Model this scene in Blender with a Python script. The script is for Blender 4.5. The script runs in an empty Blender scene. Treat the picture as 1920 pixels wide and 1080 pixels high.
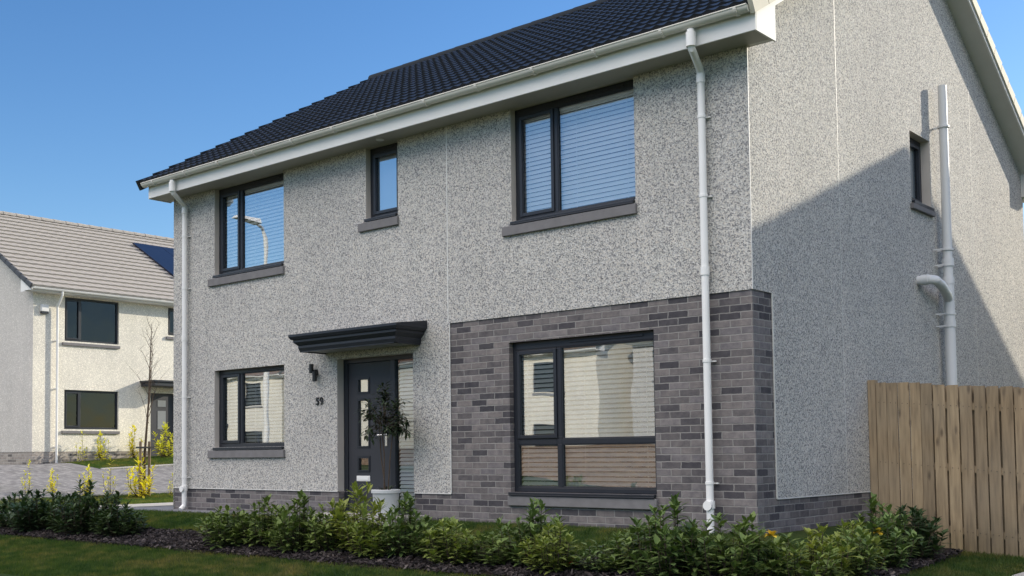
import bpy, math, random
import numpy as np
from mathutils import Vector, Matrix
random.seed(7)
sc = bpy.context.scene

# ------------------------------------------------------------------ camera
FPX, CX, CY = 2122.71, 814.05, 743.37          # fitted, in 1920x1080 pixels
YAW, PITCH, ROLL = 2.3093213, 0.0507606, 0.0097770
CAM = Vector((5.362286, -10.776352, 0.865714))
fw = Vector((math.cos(YAW)*math.cos(PITCH), math.sin(YAW)*math.cos(PITCH), math.sin(PITCH)))
rt = Vector((math.sin(YAW), -math.cos(YAW), 0))
dn = fw.cross(rt)
cr, sr = math.cos(ROLL), math.sin(ROLL)
cxv = cr*rt + sr*dn
cyv = -sr*rt + cr*dn
cam_d = bpy.data.cameras.new('camera')
cam = bpy.data.objects.new('camera', cam_d)
sc.collection.objects.link(cam)
m = Matrix.Identity(4)
for i in range(3):
    m[i][0] = cxv[i]; m[i][1] = -cyv[i]; m[i][2] = -fw[i]; m[i][3] = CAM[i]
cam.matrix_world = m
cam_d.sensor_width = 36
cam_d.lens = FPX*36/1920
cam_d.shift_x = (960-CX)/1920
cam_d.shift_y = (CY-540)/1920
cam_d.clip_end = 2000
sc.camera = cam

# ------------------------------------------------------------------ light
SUN_AZ = math.atan2(2.36, 1.0)                 # direction towards the sun, from +x
SUN_EL = math.radians(19.6)
sd = Vector((math.cos(SUN_AZ)*math.cos(SUN_EL), math.sin(SUN_AZ)*math.cos(SUN_EL), math.sin(SUN_EL)))
world = bpy.data.worlds.new('World'); sc.world = world
world.use_nodes = True
nt = world.node_tree
bg = nt.nodes['Background']
sky = nt.nodes.new('ShaderNodeTexSky')
sky.sky_type = 'NISHITA'; sky.sun_disc = False
sky.sun_elevation = SUN_EL
sky.sun_rotation = math.pi/2 - SUN_AZ
sky.air_density = 1.0; sky.dust_density = 0.25; sky.ozone_density = 2.2; sky.altitude = 50
def wn(typ, **kw):
    o = nt.nodes.new(typ)
    for k_, v_ in kw.items(): setattr(o, k_, v_)
    return o
hs = wn('ShaderNodeHueSaturation'); hs.inputs['Hue'].default_value = .508; hs.inputs['Saturation'].default_value = 1.27; hs.inputs['Value'].default_value = .72
nt.links.new(sky.outputs[0], hs.inputs['Color'])
# cloud patch added high behind the camera, unseen, to light the shaded front wall
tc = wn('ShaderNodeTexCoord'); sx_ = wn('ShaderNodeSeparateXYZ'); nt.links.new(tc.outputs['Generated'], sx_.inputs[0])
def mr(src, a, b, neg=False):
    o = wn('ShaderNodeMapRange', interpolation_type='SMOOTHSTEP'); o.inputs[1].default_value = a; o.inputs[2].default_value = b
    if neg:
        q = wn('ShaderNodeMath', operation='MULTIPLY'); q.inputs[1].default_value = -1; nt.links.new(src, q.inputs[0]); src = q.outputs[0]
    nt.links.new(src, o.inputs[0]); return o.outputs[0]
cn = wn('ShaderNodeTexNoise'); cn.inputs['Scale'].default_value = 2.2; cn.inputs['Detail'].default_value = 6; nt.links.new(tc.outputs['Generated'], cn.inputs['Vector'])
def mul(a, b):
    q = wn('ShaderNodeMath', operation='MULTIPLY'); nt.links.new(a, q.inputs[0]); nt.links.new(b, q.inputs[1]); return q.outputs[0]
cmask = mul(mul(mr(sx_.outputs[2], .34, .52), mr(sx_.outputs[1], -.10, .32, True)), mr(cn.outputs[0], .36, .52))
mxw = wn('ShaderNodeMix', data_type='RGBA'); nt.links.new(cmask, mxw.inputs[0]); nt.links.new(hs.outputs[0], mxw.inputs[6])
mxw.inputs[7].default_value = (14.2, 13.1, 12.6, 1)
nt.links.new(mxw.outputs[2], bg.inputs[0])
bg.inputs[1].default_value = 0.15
sl = bpy.data.lights.new('sun', 'SUN')
sl.energy = 3.1; sl.angle = math.radians(0.5); sl.color = (1.0, 0.90, 0.73)
so = bpy.data.objects.new('sun', sl); sc.collection.objects.link(so)
so.rotation_euler = sd.to_track_quat('Z', 'Y').to_euler()
so.location = (20, 30, 30)
sc.view_settings.view_transform = 'Standard'
sc.view_settings.look = 'None'
sc.view_settings.gamma = 1
sc.view_settings.use_curve_mapping = False
sc.view_settings.exposure = 0.80

# ------------------------------------------------------------------ materials
MATS = {}
class N:
    """tiny node helper"""
    def __init__(s, name):
        s.m = bpy.data.materials.new(name); s.m.use_nodes = True
        s.t = s.m.node_tree; s.b = s.t.nodes['Principled BSDF']; s.out = s.t.nodes['Material Output']
        MATS[name] = s.m
    def n(s, typ, **kw):
        o = s.t.nodes.new(typ)
        for k, v in kw.items(): setattr(o, k, v)
        return o
    def l(s, a, b): s.t.links.new(a, b)
    def pos(s):
        return s.n('ShaderNodeNewGeometry').outputs['Position']
    def noise(s, scale, detail=3, vec=None, rough=.5):
        o = s.n('ShaderNodeTexNoise'); o.inputs['Scale'].default_value = scale
        o.inputs['Detail'].default_value = detail; o.inputs['Roughness'].default_value = rough
        s.l(vec if vec else s.pos(), o.inputs['Vector']); return o
    def ramp(s, fac, stops, const=False):
        o = s.n('ShaderNodeValToRGB'); e = o.color_ramp.elements
        if const: o.color_ramp.interpolation = 'CONSTANT'
        while len(e) < len(stops): e.new(.5)
        for i, (p, c) in enumerate(stops):
            e[i].position = p; e[i].color = (*c, 1) if len(c) == 3 else c
        s.l(fac, o.inputs[0]); return o.outputs[0]
    def math(s, op, a, b=None, c=None):
        o = s.n('ShaderNodeMath', operation=op)
        for i, v in enumerate((a, b, c)):
            if v is None: continue
            if isinstance(v, (int, float)): o.inputs[i].default_value = v
            else: s.l(v, o.inputs[i])
        return o.outputs[0]
    def mix(s, fac, a, b, mode='MIX'):
        o = s.n('ShaderNodeMix', data_type='RGBA', blend_type=mode)
        for i, v in ((0, fac), (6, a), (7, b)):
            if isinstance(v, (int, float)): o.inputs[i].default_value = v
            elif isinstance(v, tuple): o.inputs[i].default_value = (*v, 1)
            else: s.l(v, o.inputs[i])
        return o.outputs[2]
    def bump(s, h, strength=.3, dist=.01):
        o = s.n('ShaderNodeBump'); o.inputs['Strength'].default_value = strength
        o.inputs['Distance'].default_value = dist
        s.l(h, o.inputs['Height']); s.l(o.outputs[0], s.b.inputs['Normal'])
    def set(s, col=None, rough=.6, spec=.3, metal=0):
        if col is not None:
            if isinstance(col, tuple): s.b.inputs['Base Color'].default_value = (*col, 1)
            else: s.l(col, s.b.inputs['Base Color'])
        s.b.inputs['Roughness'].default_value = rough
        s.b.inputs['Specular IOR Level'].default_value = spec
        s.b.inputs['Metallic'].default_value = metal
        return s

def simple(name, col, rough=.5, spec=.4, metal=0, var=.12, vs=6.0, bump=0):
    s = N(name)
    nz = s.noise(vs, 4)
    c = s.mix(nz.outputs[0], tuple(x*(1-var) for x in col), tuple(min(1, x*(1+var)) for x in col))
    s.set(c, rough, spec, metal)
    if bump: s.bump(s.noise(vs*12, 3).outputs[0], bump, .004)
    return s.m

def render_mat(name, light, dark, warm, scale=58, stain=.1, bs=.5, pit=1.0, mid=.62):
    """dry dash: stone chips of several tones pressed in mortar"""
    s = N(name)
    P = s.pos()
    v = s.n('ShaderNodeTexVoronoi'); v.inputs['Scale'].default_value = scale
    s.l(P, v.inputs['Vector'])
    sep = s.n('ShaderNodeSeparateColor'); s.l(v.outputs['Color'], sep.inputs[0])
    chips = s.ramp(sep.outputs[0], [(0, dark), (.14, tuple(d*1.7 for d in dark)), (.27, tuple(l*mid for l in light)), (.55, light), (.8, warm), (1, tuple(min(1, l*1.25) for l in light))])
    n1 = s.noise(scale*.62, 3)
    k = s.ramp(n1.outputs[0], [(.32, (.56, .56, .58)), (.43, (.98, .98, .98)), (1, (1.12, 1.12, 1.12))])
    c = s.mix(pit, chips, k, 'MULTIPLY')
    n2 = s.noise(.7, 4)
    st = s.ramp(n2.outputs[0], [(.3, (1-stain, 1-stain, 1-stain*.9)), (.65, (1, 1, 1))])
    c = s.mix(1.0, c, st, 'MULTIPLY')
    mp = s.n('ShaderNodeMapping'); mp.inputs['Scale'].default_value = (2.6, 2.6, .22); s.l(P, mp.inputs[0])
    n4 = s.noise(1.6, 5, mp.outputs[0], .6)
    c = s.mix(1.0, c, s.ramp(n4.outputs[0], [(.32, (.945, .95, .945)), (.55, (1.0, 1.0, 1.0)), (.8, (1.03, 1.02, 1.01))]), 'MULTIPLY')
    s.set(c, .85, .2)
    s.bump(v.outputs['Distance'], bs, .006)
    return s.m

def brick_mat(name, stops, mortar, bw=.245, bh=.0776, mw=.010, axis='xy', off=0.36, grad=.0):
    s = N(name)
    P = s.pos(); sp = s.n('ShaderNodeSeparateXYZ'); s.l(P, sp.inputs[0])
    if axis == 'xy': u = s.math('SUBTRACT', sp.outputs[0], sp.outputs[1]); w = s.math('ADD', sp.outputs[2], 10-off)
    else: u = s.math('ADD', sp.outputs[0], 0.0); w = s.math('ADD', sp.outputs[1], 100.0)
    r = s.math('DIVIDE', w, bh); row = s.math('FLOOR', r)
    sh = s.math('MULTIPLY', s.math('MODULO', row, 2.0), .5)
    cc = s.math('ADD', s.math('DIVIDE', s.math('ADD', u, 100.0), bw), sh); col = s.math('FLOOR', cc)
    cmb = s.n('ShaderNodeCombineXYZ'); s.l(row, cmb.inputs[0]); s.l(col, cmb.inputs[1])
    wn = s.n('ShaderNodeTexWhiteNoise', noise_dimensions='2D'); s.l(cmb.outputs[0], wn.inputs['Vector'])
    bc = s.ramp(wn.outputs['Value'], stops)
    nz = s.noise(11, 5, rough=.65); bc = s.mix(s.ramp(nz.outputs[0], [(.3, (0, 0, 0)), (.7, (1, 1, 1))]), s.mix(1.0, bc, (.78, .78, .80), 'MULTIPLY'), s.mix(1.0, bc, (1.35, 1.32, 1.27), 'MULTIPLY'))
    nz2 = s.noise(70, 3); bc = s.mix(s.math('MULTIPLY', nz2.outputs[0], .5), bc, s.mix(1.0, bc, (.6, .6, .62), 'MULTIPLY'))
    wob = s.math('MULTIPLY', s.math('SUBTRACT', s.noise(20, 3).outputs[0], .5), .16)
    fr = s.math('ADD', s.math('FRACT', r), wob); fc = s.math('ADD', s.math('FRACT', cc), s.math('MULTIPLY', wob, .4))
    mz = s.math('MINIMUM', s.math('MULTIPLY', s.math('MINIMUM', fr, s.math('SUBTRACT', 1.0, fr)), bh),
                s.math('MULTIPLY', s.math('MINIMUM', fc, s.math('SUBTRACT', 1.0, fc)), bw))
    mask = s.n('ShaderNodeMapRange'); mask.inputs[1].default_value = mw*.35; mask.inputs[2].default_value = mw*.75
    s.l(mz, mask.inputs[0])
    mn = s.noise(3.5, 4); mc = s.mix(mn.outputs[0], tuple(x*.55 for x in mortar), tuple(x*1.25 for x in mortar)); c = s.mix(mask.outputs[0], mc, bc)
    s.set(c, .85, .2)
    hh = s.math('ADD', mask.outputs[0], s.math('MULTIPLY', nz2.outputs[0], .35))
    s.bump(hh, .5, .006)
    return s.m

def glass_mat(name, refl=.22, tint=(.97, 1, 1), warp=.0006, fr=.9):
    s = N(name); t = s.t
    t.nodes.remove(s.b)
    gl = s.n('ShaderNodeBsdfGlossy'); gl.inputs['Roughness'].default_value = 0.0
    gl.inputs['Color'].default_value = (.95, .97, 1, 1)
    tr = s.n('ShaderNodeBsdfTransparent'); tr.inputs[0].default_value = (*tint, 1)
    lw = s.n('ShaderNodeLayerWeight'); lw.inputs['Blend'].default_value = .35
    fac = s.math('MINIMUM', s.math('ADD', s.math('MULTIPLY', lw.outputs['Fresnel'], fr), refl), 1.0)
    b = s.n('ShaderNodeBump'); b.inputs['Strength'].default_value = 1.0; b.inputs['Distance'].default_value = warp
    nz = s.noise(2.1, 1)
    s.l(nz.outputs[0], b.inputs['Height']); s.l(b.outputs[0], gl.inputs['Normal'])
    mx = s.n('ShaderNodeMixShader'); s.l(fac, mx.inputs[0]); s.l(tr.outputs[0], mx.inputs[1]); s.l(gl.outputs[0], mx.inputs[2])
    s.l(mx.outputs[0], s.out.inputs[0])
    return s.m

def leaf_mat(name, c1, c2, trans=.3, rough=.45, spec=.35):
    s = N(name)
    oi = s.n('ShaderNodeObjectInfo'); nz = s.noise(9, 2); g = s.n('ShaderNodeNewGeometry')
    f = s.math('ADD', s.math('MULTIPLY', g.outputs['Random Per Island'], .55), s.math('MULTIPLY', nz.outputs[0], .45))
    c = s.mix(f, c1, c2)
    c = s.mix(s.math('MULTIPLY', oi.outputs['Random'], .4), c, s.mix(1.0, c, (1.5, 1.2, .7), 'MULTIPLY'))
    s.set(c, rough, spec)
    tl = s.n('ShaderNodeBsdfTranslucent'); s.l(s.mix(1.0, c, (1.5, 1.6, .6), 'MULTIPLY'), tl.inputs[0])
    mx = s.n('ShaderNodeMixShader'); mx.inputs[0].default_value = trans
    s.l(s.b.outputs[0], mx.inputs[1]); s.l(tl.outputs[0], mx.inputs[2]); s.l(mx.outputs[0], s.out.inputs[0])
    return s.m

DASH = render_mat('grey_dry_dash', (.535, .53, .51), (.16, .16, .165), (.58, .54, .48), scale=78)
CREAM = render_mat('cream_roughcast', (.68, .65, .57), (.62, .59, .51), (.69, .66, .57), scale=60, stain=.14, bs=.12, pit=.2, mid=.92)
CREAM_SHADED = render_mat('cream_roughcast_shaded', (.52, .50, .47), (.48, .46, .43), (.49, .46, .42), scale=60, stain=.10, bs=.12, pit=.2, mid=.92)  # greyer, darker copy of the cream; the far gable's shade put into the colour
BRICK = brick_mat('grey_brick', [(0, (.060, .058, .067)), (.14, (.078, .074, .083)), (.22, (.112, .104, .110)), (.45, (.150, .138, .140)), (.7, (.198, .180, .178)), (.85, (.165, .155, .165)), (1, (.22, .202, .200))], (.27, .26, .25), off=.36)
BRICKF = brick_mat('pale_brick', [(0, (.13, .12, .115)), (.2, (.30, .27, .25)), (1, (.36, .33, .30))], (.42, .40, .37), off=.66)
BRICKR = brick_mat('red_brown_brick', [(0, (.15, .095, .065)), (1, (.24, .165, .115))], (.34, .28, .22))
PAVER = brick_mat('block_paving', [(0, (.15, .15, .155)), (.5, (.20, .20, .205)), (1, (.26, .26, .26))], (.09, .09, .09), bw=.22, bh=.11, mw=.008, axis='ground')
ANTH = simple('anthracite_upvc', (.019, .022, .030), .38, .4, var=.12, vs=3)
ANTH_D = simple('anthracite_door', (.038, .040, .048), .5, .35, var=.15, vs=2.5, bump=.05)
BLACK = simple('black_metal', (.012, .012, .014), .4, .5)
WHITE = simple('white_upvc', (.75, .75, .735), .65, .15, var=.08, vs=2.5)
GUTTER = simple('ivory_gutter', (.68, .66, .60), .35, .45, var=.10, vs=2.2)
PIPE = simple('pipe_upvc', (.80, .80, .79), .45, .35, var=.08, vs=3)
SOILP = simple('soil_pipe_grey', (.64, .65, .66), .4, .4, var=.06, vs=3)
STONE = simple('cast_stone', (.18, .175, .18), .85, .2, var=.22, vs=9, bump=.2)
REVEAL = simple('smooth_reveal', (.48, .45, .42), .85, .2, var=.14, vs=3, bump=.1)
BEAD = simple('pvc_bead', (.64, .64, .62), .5, .3)
CONC = simple('concrete', (.36, .35, .33), .9, .15, var=.2, vs=3, bump=.25)
SLAB = simple('dark_slab', (.17, .175, .19), .8, .25, var=.2, vs=5, bump=.2)
BLIND = simple('blind_slats', (.93, .92, .90), .5, .3, var=.04)
OBSC = simple('obscured_glass', (.50, .54, .58), .5, .3, var=.08, vs=4)
DARKIN = simple('dark_interior', (.035, .035, .038), .9, .1)
CHROME = simple('brushed_chrome', (.65, .66, .68), .25, .6, metal=.9)
PANEL = simple('solar_cells', (.010, .014, .032), .3, .3, var=.2, vs=1.5)
GLASS = glass_mat('window_glass', .36)
GLASS_UP = glass_mat('upper_window_glass', .36)
GLASS_UR = glass_mat('clear_window_glass', .20, (1, 1, 1), .0008)
GLASS_F = glass_mat('far_window_glass', .03, (.35, .38, .42), .004, .22)
POT = simple('pot_glaze', (.55, .57, .58), .45, .4, var=.08, vs=5)
SOIL = simple('potting_soil', (.035, .027, .02), .95, .1, vs=40)
BARK = simple('bark', (.085, .065, .05), .9, .1, var=.4, vs=25, bump=.4)
STAKE = simple('stake_timber', (.22, .17, .12), .85, .15, var=.25, vs=12)
LAUREL = leaf_mat('laurel_leaf', (.045, .085, .030), (.17, .24, .075), .12, .5, .2)
LAUREL_Y = leaf_mat('laurel_young_leaf', (.085, .135, .032), (.27, .32, .09), .2, .5, .25)
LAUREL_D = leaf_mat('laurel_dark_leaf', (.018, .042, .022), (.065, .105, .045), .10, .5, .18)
SUNNY = leaf_mat('yellow_green_leaf', (.34, .36, .03), (.72, .66, .12), .45, .4, .4)
BAY = leaf_mat('bay_leaf', (.014, .026, .016), (.040, .060, .035), .08, .4, .3)
YFLOWER = simple('yellow_petal', (.75, .55, .06), .6, .2)
RFLOWER = simple('red_petal', (.45, .05, .03), .6, .2)
MULCH = N('bark_mulch'); _c = MULCH.ramp(MULCH.n('ShaderNodeNewGeometry').outputs['Random Per Island'], [(0, (.010, .008, .009)), (.6, (.032, .025, .026)), (.9, (.065, .052, .05)), (1, (.14, .12, .11))]); MULCH.set(_c, .7, .3); MULCH = MULCH.m
BEDSOIL = simple('bed_soil', (.020, .015, .013), .95, .1, var=.5, vs=30, bump=.5)
SLATE = N('black_roof_tile'); _n = SLATE.noise(5.2, 6, rough=.7); _p = SLATE.n('ShaderNodeNewGeometry'); SLATE.set(SLATE.mix(_n.outputs[0], (.005, .007, .011), (.026, .030, .039)), .45, .40); SLATE = SLATE.m
RIDGE = simple('ridge_tile', (.020, .026, .034), .75, .12, vs=5)
TILE = N('grey_roof_tile'); _n = TILE.noise(9, 4); TILE.set(TILE.mix(_n.outputs[0], (.25, .235, .215), (.36, .34, .315)), .85, .2); TILE = TILE.m
DARKTILE = simple('charcoal_tile', (.06, .065, .075), .6, .3, vs=10)
BROWNTILE = simple('brown_tile', (.17, .10, .07), .8, .2, vs=8)

def wood_mat():
    s = N('weathered_larch')
    P = s.pos(); mp = s.n('ShaderNodeMapping'); mp.inputs['Scale'].default_value = (9, 9, .8); s.l(P, mp.inputs[0])
    g = s.n('ShaderNodeNewGeometry')
    add = s.n('ShaderNodeVectorMath', operation='ADD'); s.l(mp.outputs[0], add.inputs[0])
    cb = s.n('ShaderNodeCombineXYZ'); s.l(s.math('MULTIPLY', g.outputs['Random Per Island'], 37.0), cb.inputs[2]); s.l(cb.outputs[0], add.inputs[1])
    n1 = s.n('ShaderNodeTexNoise'); n1.inputs['Scale'].default_value = 3.4; n1.inputs['Detail'].default_value = 5; s.l(add.outputs[0], n1.inputs['Vector'])
    c = s.ramp(n1.outputs[0], [(.25, (.15, .105, .062)), (.5, (.32, .235, .145)), (.75, (.45, .345, .225))])
    isl = s.ramp(g.outputs['Random Per Island'], [(0, (.58, .54, .48)), (.5, (1, .95, .88)), (1, (1.25, 1.19, 1.08))])
    c = s.mix(1.0, c, isl, 'MULTIPLY')
    # knots
    mp2 = s.n('ShaderNodeMapping'); mp2.inputs['Scale'].default_value = (7.5, 7.5, 2.6); s.l(P, mp2.inputs[0])
    v = s.n('ShaderNodeTexVoronoi'); v.inputs['Scale'].default_value = 1.0; v.inputs['Randomness'].default_value = 1; s.l(mp2.outputs[0], v.inputs['Vector'])
    kn = s.ramp(v.outputs['Distance'], [(.06, (.22, .15, .10)), (.19, (1, 1, 1))])
    c = s.mix(1.0, c, kn, 'MULTIPLY')
    szn = s.n('ShaderNodeSeparateXYZ'); s.l(P, szn.inputs[0]); dmp = s.math('ADD', szn.outputs[2], s.math('MULTIPLY', s.noise(5, 3).outputs[0], .5))
    c = s.mix(1.0, c, s.ramp(dmp, [(-.0, (.62, .64, .58)), (.45, (1, 1, 1))]), 'MULTIPLY')
    n3 = s.noise(1.6, 3); c = s.mix(s.math('MULTIPLY', n3.outputs[0], .6), c, (.36, .31, .24))
    s.set(c, .8, .2); s.bump(n1.outputs[0], .4, .004)
    return s.m
WOOD = wood_mat()

def grass_ground():
    s = N('lawn_grass')
    n1 = s.noise(1.5, 4, rough=.6); n2 = s.noise(60, 3); n3 = s.noise(7, 4)
    a = s.ramp(n1.outputs[0], [(.3, (.020, .048, .016)), (.5, (.042, .070, .020)), (.7, (.105, .095, .045))])
    b = s.mix(s.math('MULTIPLY', n2.outputs[0], .8), a, s.mix(1.0, a, (.35, .4, .35), 'MULTIPLY'))
    b = s.mix(s.math('MULTIPLY', n3.outputs[0], .7), b, s.mix(1.0, b, (1.7, 1.45, 1.1), 'MULTIPLY'))
    s.set(b, .9, .1); s.bump(n2.outputs[0], .8, .02)
    return s.m
GRASSG = grass_ground()
def blade_mat():
    s = N('grass_blade'); n1 = s.noise(1.5, 4, rough=.6); n2 = s.noise(6, 3); g = s.n('ShaderNodeNewGeometry')
    c = s.ramp(n1.outputs[0], [(.3, (.024, .056, .020)), (.5, (.046, .076, .024)), (.7, (.115, .108, .050))])
    c = s.mix(s.math('MULTIPLY', g.outputs['Random Per Island'], .7), c, s.mix(1.0, c, (2.1, 1.9, 1.7), 'MULTIPLY'))
    c = s.mix(s.ramp(n2.outputs[0], [(.35, (1, 1, 1)), (.6, (0, 0, 0))]), c, s.mix(1.0, c, (.5, .62, .6), 'MULTIPLY'))
    s.set(c, .6, .15)
    tl = s.n('ShaderNodeBsdfTranslucent'); s.l(s.mix(1.0, c, (2.8, 2.6, .8), 'MULTIPLY'), tl.inputs[0]); mx = s.n('ShaderNodeMixShader'); mx.inputs[0].default_value = .4
    s.l(s.b.outputs[0], mx.inputs[1]); s.l(tl.outputs[0], mx.inputs[2]); s.l(mx.outputs[0], s.out.inputs[0]); return s.m
BLADE = blade_mat()
ASPH = simple('asphalt', (.06, .06, .062), .9, .2, var=.2, vs=30, bump=.3)

# ------------------------------------------------------------------ mesh helpers
COL = sc.collection
class MB:
    def __init__(s): s.v = []; s.f = []; s.smooth = False
    def poly(s, pts):
        i = len(s.v); s.v += [tuple(p) for p in pts]; s.f.append(tuple(range(i, i+len(pts))))
    def box(s, x0, x1, y0, y1, z0, z1):
        s.hexa([(x0, y0, z0), (x1, y0, z0), (x1, y1, z0), (x0, y1, z0), (x0, y0, z1), (x1, y0, z1), (x1, y1, z1), (x0, y1, z1)])
        return s
    def hexa(s, p):
        i = len(s.v); s.v += [tuple(q) for q in p]
        for f in ((3, 2, 1, 0), (4, 5, 6, 7), (0, 1, 5, 4), (1, 2, 6, 5), (2, 3, 7, 6), (3, 0, 4, 7)):
            s.f.append(tuple(i+k for k in f))
    def tube(s, pts, r, n=12, cap=True):
        """swept round tube; r number or list"""
        pts = [Vector(p) for p in pts]; R = r if isinstance(r, (list, tuple)) else [r]*len(pts)
        i0 = len(s.v); up = None
        for k, p in enumerate(pts):
            t = (pts[min(k+1, len(pts)-1)] - pts[max(k-1, 0)])
            t.normalize()
            if up is None: up = Vector((0, 0, 1)) if abs(t.z) < .9 else Vector((1, 0, 0))
            a = t.cross(up); a.normalize(); b = a.cross(t); b.normalize(); up = b
            for j in range(n):
                an = 2*math.pi*j/n
                s.v.append(tuple(p + (a*math.cos(an) + b*math.sin(an))*R[k]))
        for k in range(len(pts)-1):
            for j in range(n):
                a0 = i0+k*n+j; a1 = i0+k*n+(j+1) % n
                s.f.append((a0, a1, a1+n, a0+n))
        if cap:
            s.f.append(tuple(i0+j for j in range(n))[::-1]); e = i0+(len(pts)-1)*n
            s.f.append(tuple(e+j for j in range(n)))
        return s
    def build(s, name, mat, parent=None, smooth=False, root=None):
        off = Vector((0, 0, 0)); p = parent
        while p is not None: off += p.location; p = p.parent
        me = bpy.data.meshes.new(name)
        me.from_pydata([(v[0]-off.x, v[1]-off.y, v[2]-off.z) for v in s.v], [], s.f)
        me.materials.append(mat)
        if smooth:
            me.polygons.foreach_set('use_smooth', [True]*len(me.polygons))
            try: me.set_sharp_from_angle(angle=math.radians(40))
            except Exception: pass
        o = bpy.data.objects.new(name, me); COL.objects.link(o)
        if parent is not None: o.parent = parent
        return o

def build_split(mb, name, mat, parent, smooth=False):
    """one object per separate piece"""
    key = {}; par = list(range(len(mb.v)))
    def find(a):
        while par[a] != a: par[a] = par[par[a]]; a = par[a]
        return a
    for i, v in enumerate(mb.v):
        k = (round(v[0], 4), round(v[1], 4), round(v[2], 4))
        if k in key: par[find(i)] = find(key[k])
        else: key[k] = i
    for f in mb.f:
        for k in f[1:]: par[find(k)] = find(f[0])
    gr = {}
    for f in mb.f: gr.setdefault(find(f[0]), []).append(f)
    out = []
    for fs in gr.values():
        q = MB(); mp = {}
        for f in fs:
            nf_ = []
            for k in f:
                if k not in mp: mp[k] = len(q.v); q.v.append(mb.v[k])
                nf_.append(mp[k])
            q.f.append(tuple(nf_))
        out.append(q.build(name, mat, parent, smooth))
    return out

def bevel(o, w=.004, seg=2):
    b = o.modifiers.new('bevel', 'BEVEL'); b.width = w; b.segments = seg; b.limit_method = 'ANGLE'
    return o

def tag(o, label=None, cat=None, group=None, kind=None):
    if label: o['label'] = label
    if cat: o['category'] = cat
    if group: o['group'] = group
    if kind: o['kind'] = kind
    return o
def thing(name, loc, label, cat, group=None):
    o = bpy.data.objects.new(name, None); COL.objects.link(o); o.location = loc
    o.empty_display_size = .2
    return tag(o, label, cat, group)

class Fr:
    """wall frame: u along the wall, n outward, z up, all world"""
    def __init__(s, O, U, Nn): s.O = Vector(O); s.U = Vector(U); s.N = Vector(Nn)
    def p(s, u, n, z): return s.O + s.U*u + s.N*n + Vector((0, 0, z))
    def box(s, mb, u0, u1, n0, n1, z0, z1):
        a = [s.p(u0, n0, z0), s.p(u1, n0, z0), s.p(u1, n1, z0), s.p(u0, n1, z0), s.p(u0, n0, z1), s.p(u1, n0, z1), s.p(u1, n1, z1), s.p(u0, n1, z1)]
        mb.hexa(a)
    def quad(s, mb, u0, u1, z0, z1, n=0):
        mb.poly([s.p(u0, n, z0), s.p(u1, n, z0), s.p(u1, n, z1), s.p(u0, n, z1)])

def wall_panel(fr, mb, u0, u1, z0, z1, holes, n=0.0):
    """front face with rectangular holes"""
    us = sorted({u0, u1, *[h[0] for h in holes], *[h[1] for h in holes]}); us = [u for u in us if u0 <= u <= u1]
    zs = sorted({z0, z1, *[h[2] for h in holes], *[h[3] for h in holes]}); zs = [z for z in zs if z0 <= z <= z1]
    for a, b in zip(us, us[1:]):
        for c, d in zip(zs, zs[1:]):
            mu, mz = (a+b)/2, (c+d)/2
            if any(h[0] < mu < h[1] and h[2] < mz < h[3] for h in holes): continue
            fr.quad(mb, a, b, c, d, n)
def reveal(fr, mb, u0, u1, z0, z1, depth=.30, n=0.0, bottom=True, sides=True):
    if sides:
        for u in (u0, u1):
            mb.poly([fr.p(u, n, z0), fr.p(u, n, z1), fr.p(u, n-depth, z1), fr.p(u, n-depth, z0)])
    mb.poly([fr.p(u0, n, z1), fr.p(u1, n, z1), fr.p(u1, n-depth, z1), fr.p(u0, n-depth, z1)])
    if bottom: mb.poly([fr.p(u0, n, z0), fr.p(u1, n, z0), fr.p(u1, n-depth, z0), fr.p(u0, n-depth, z0)])

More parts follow.
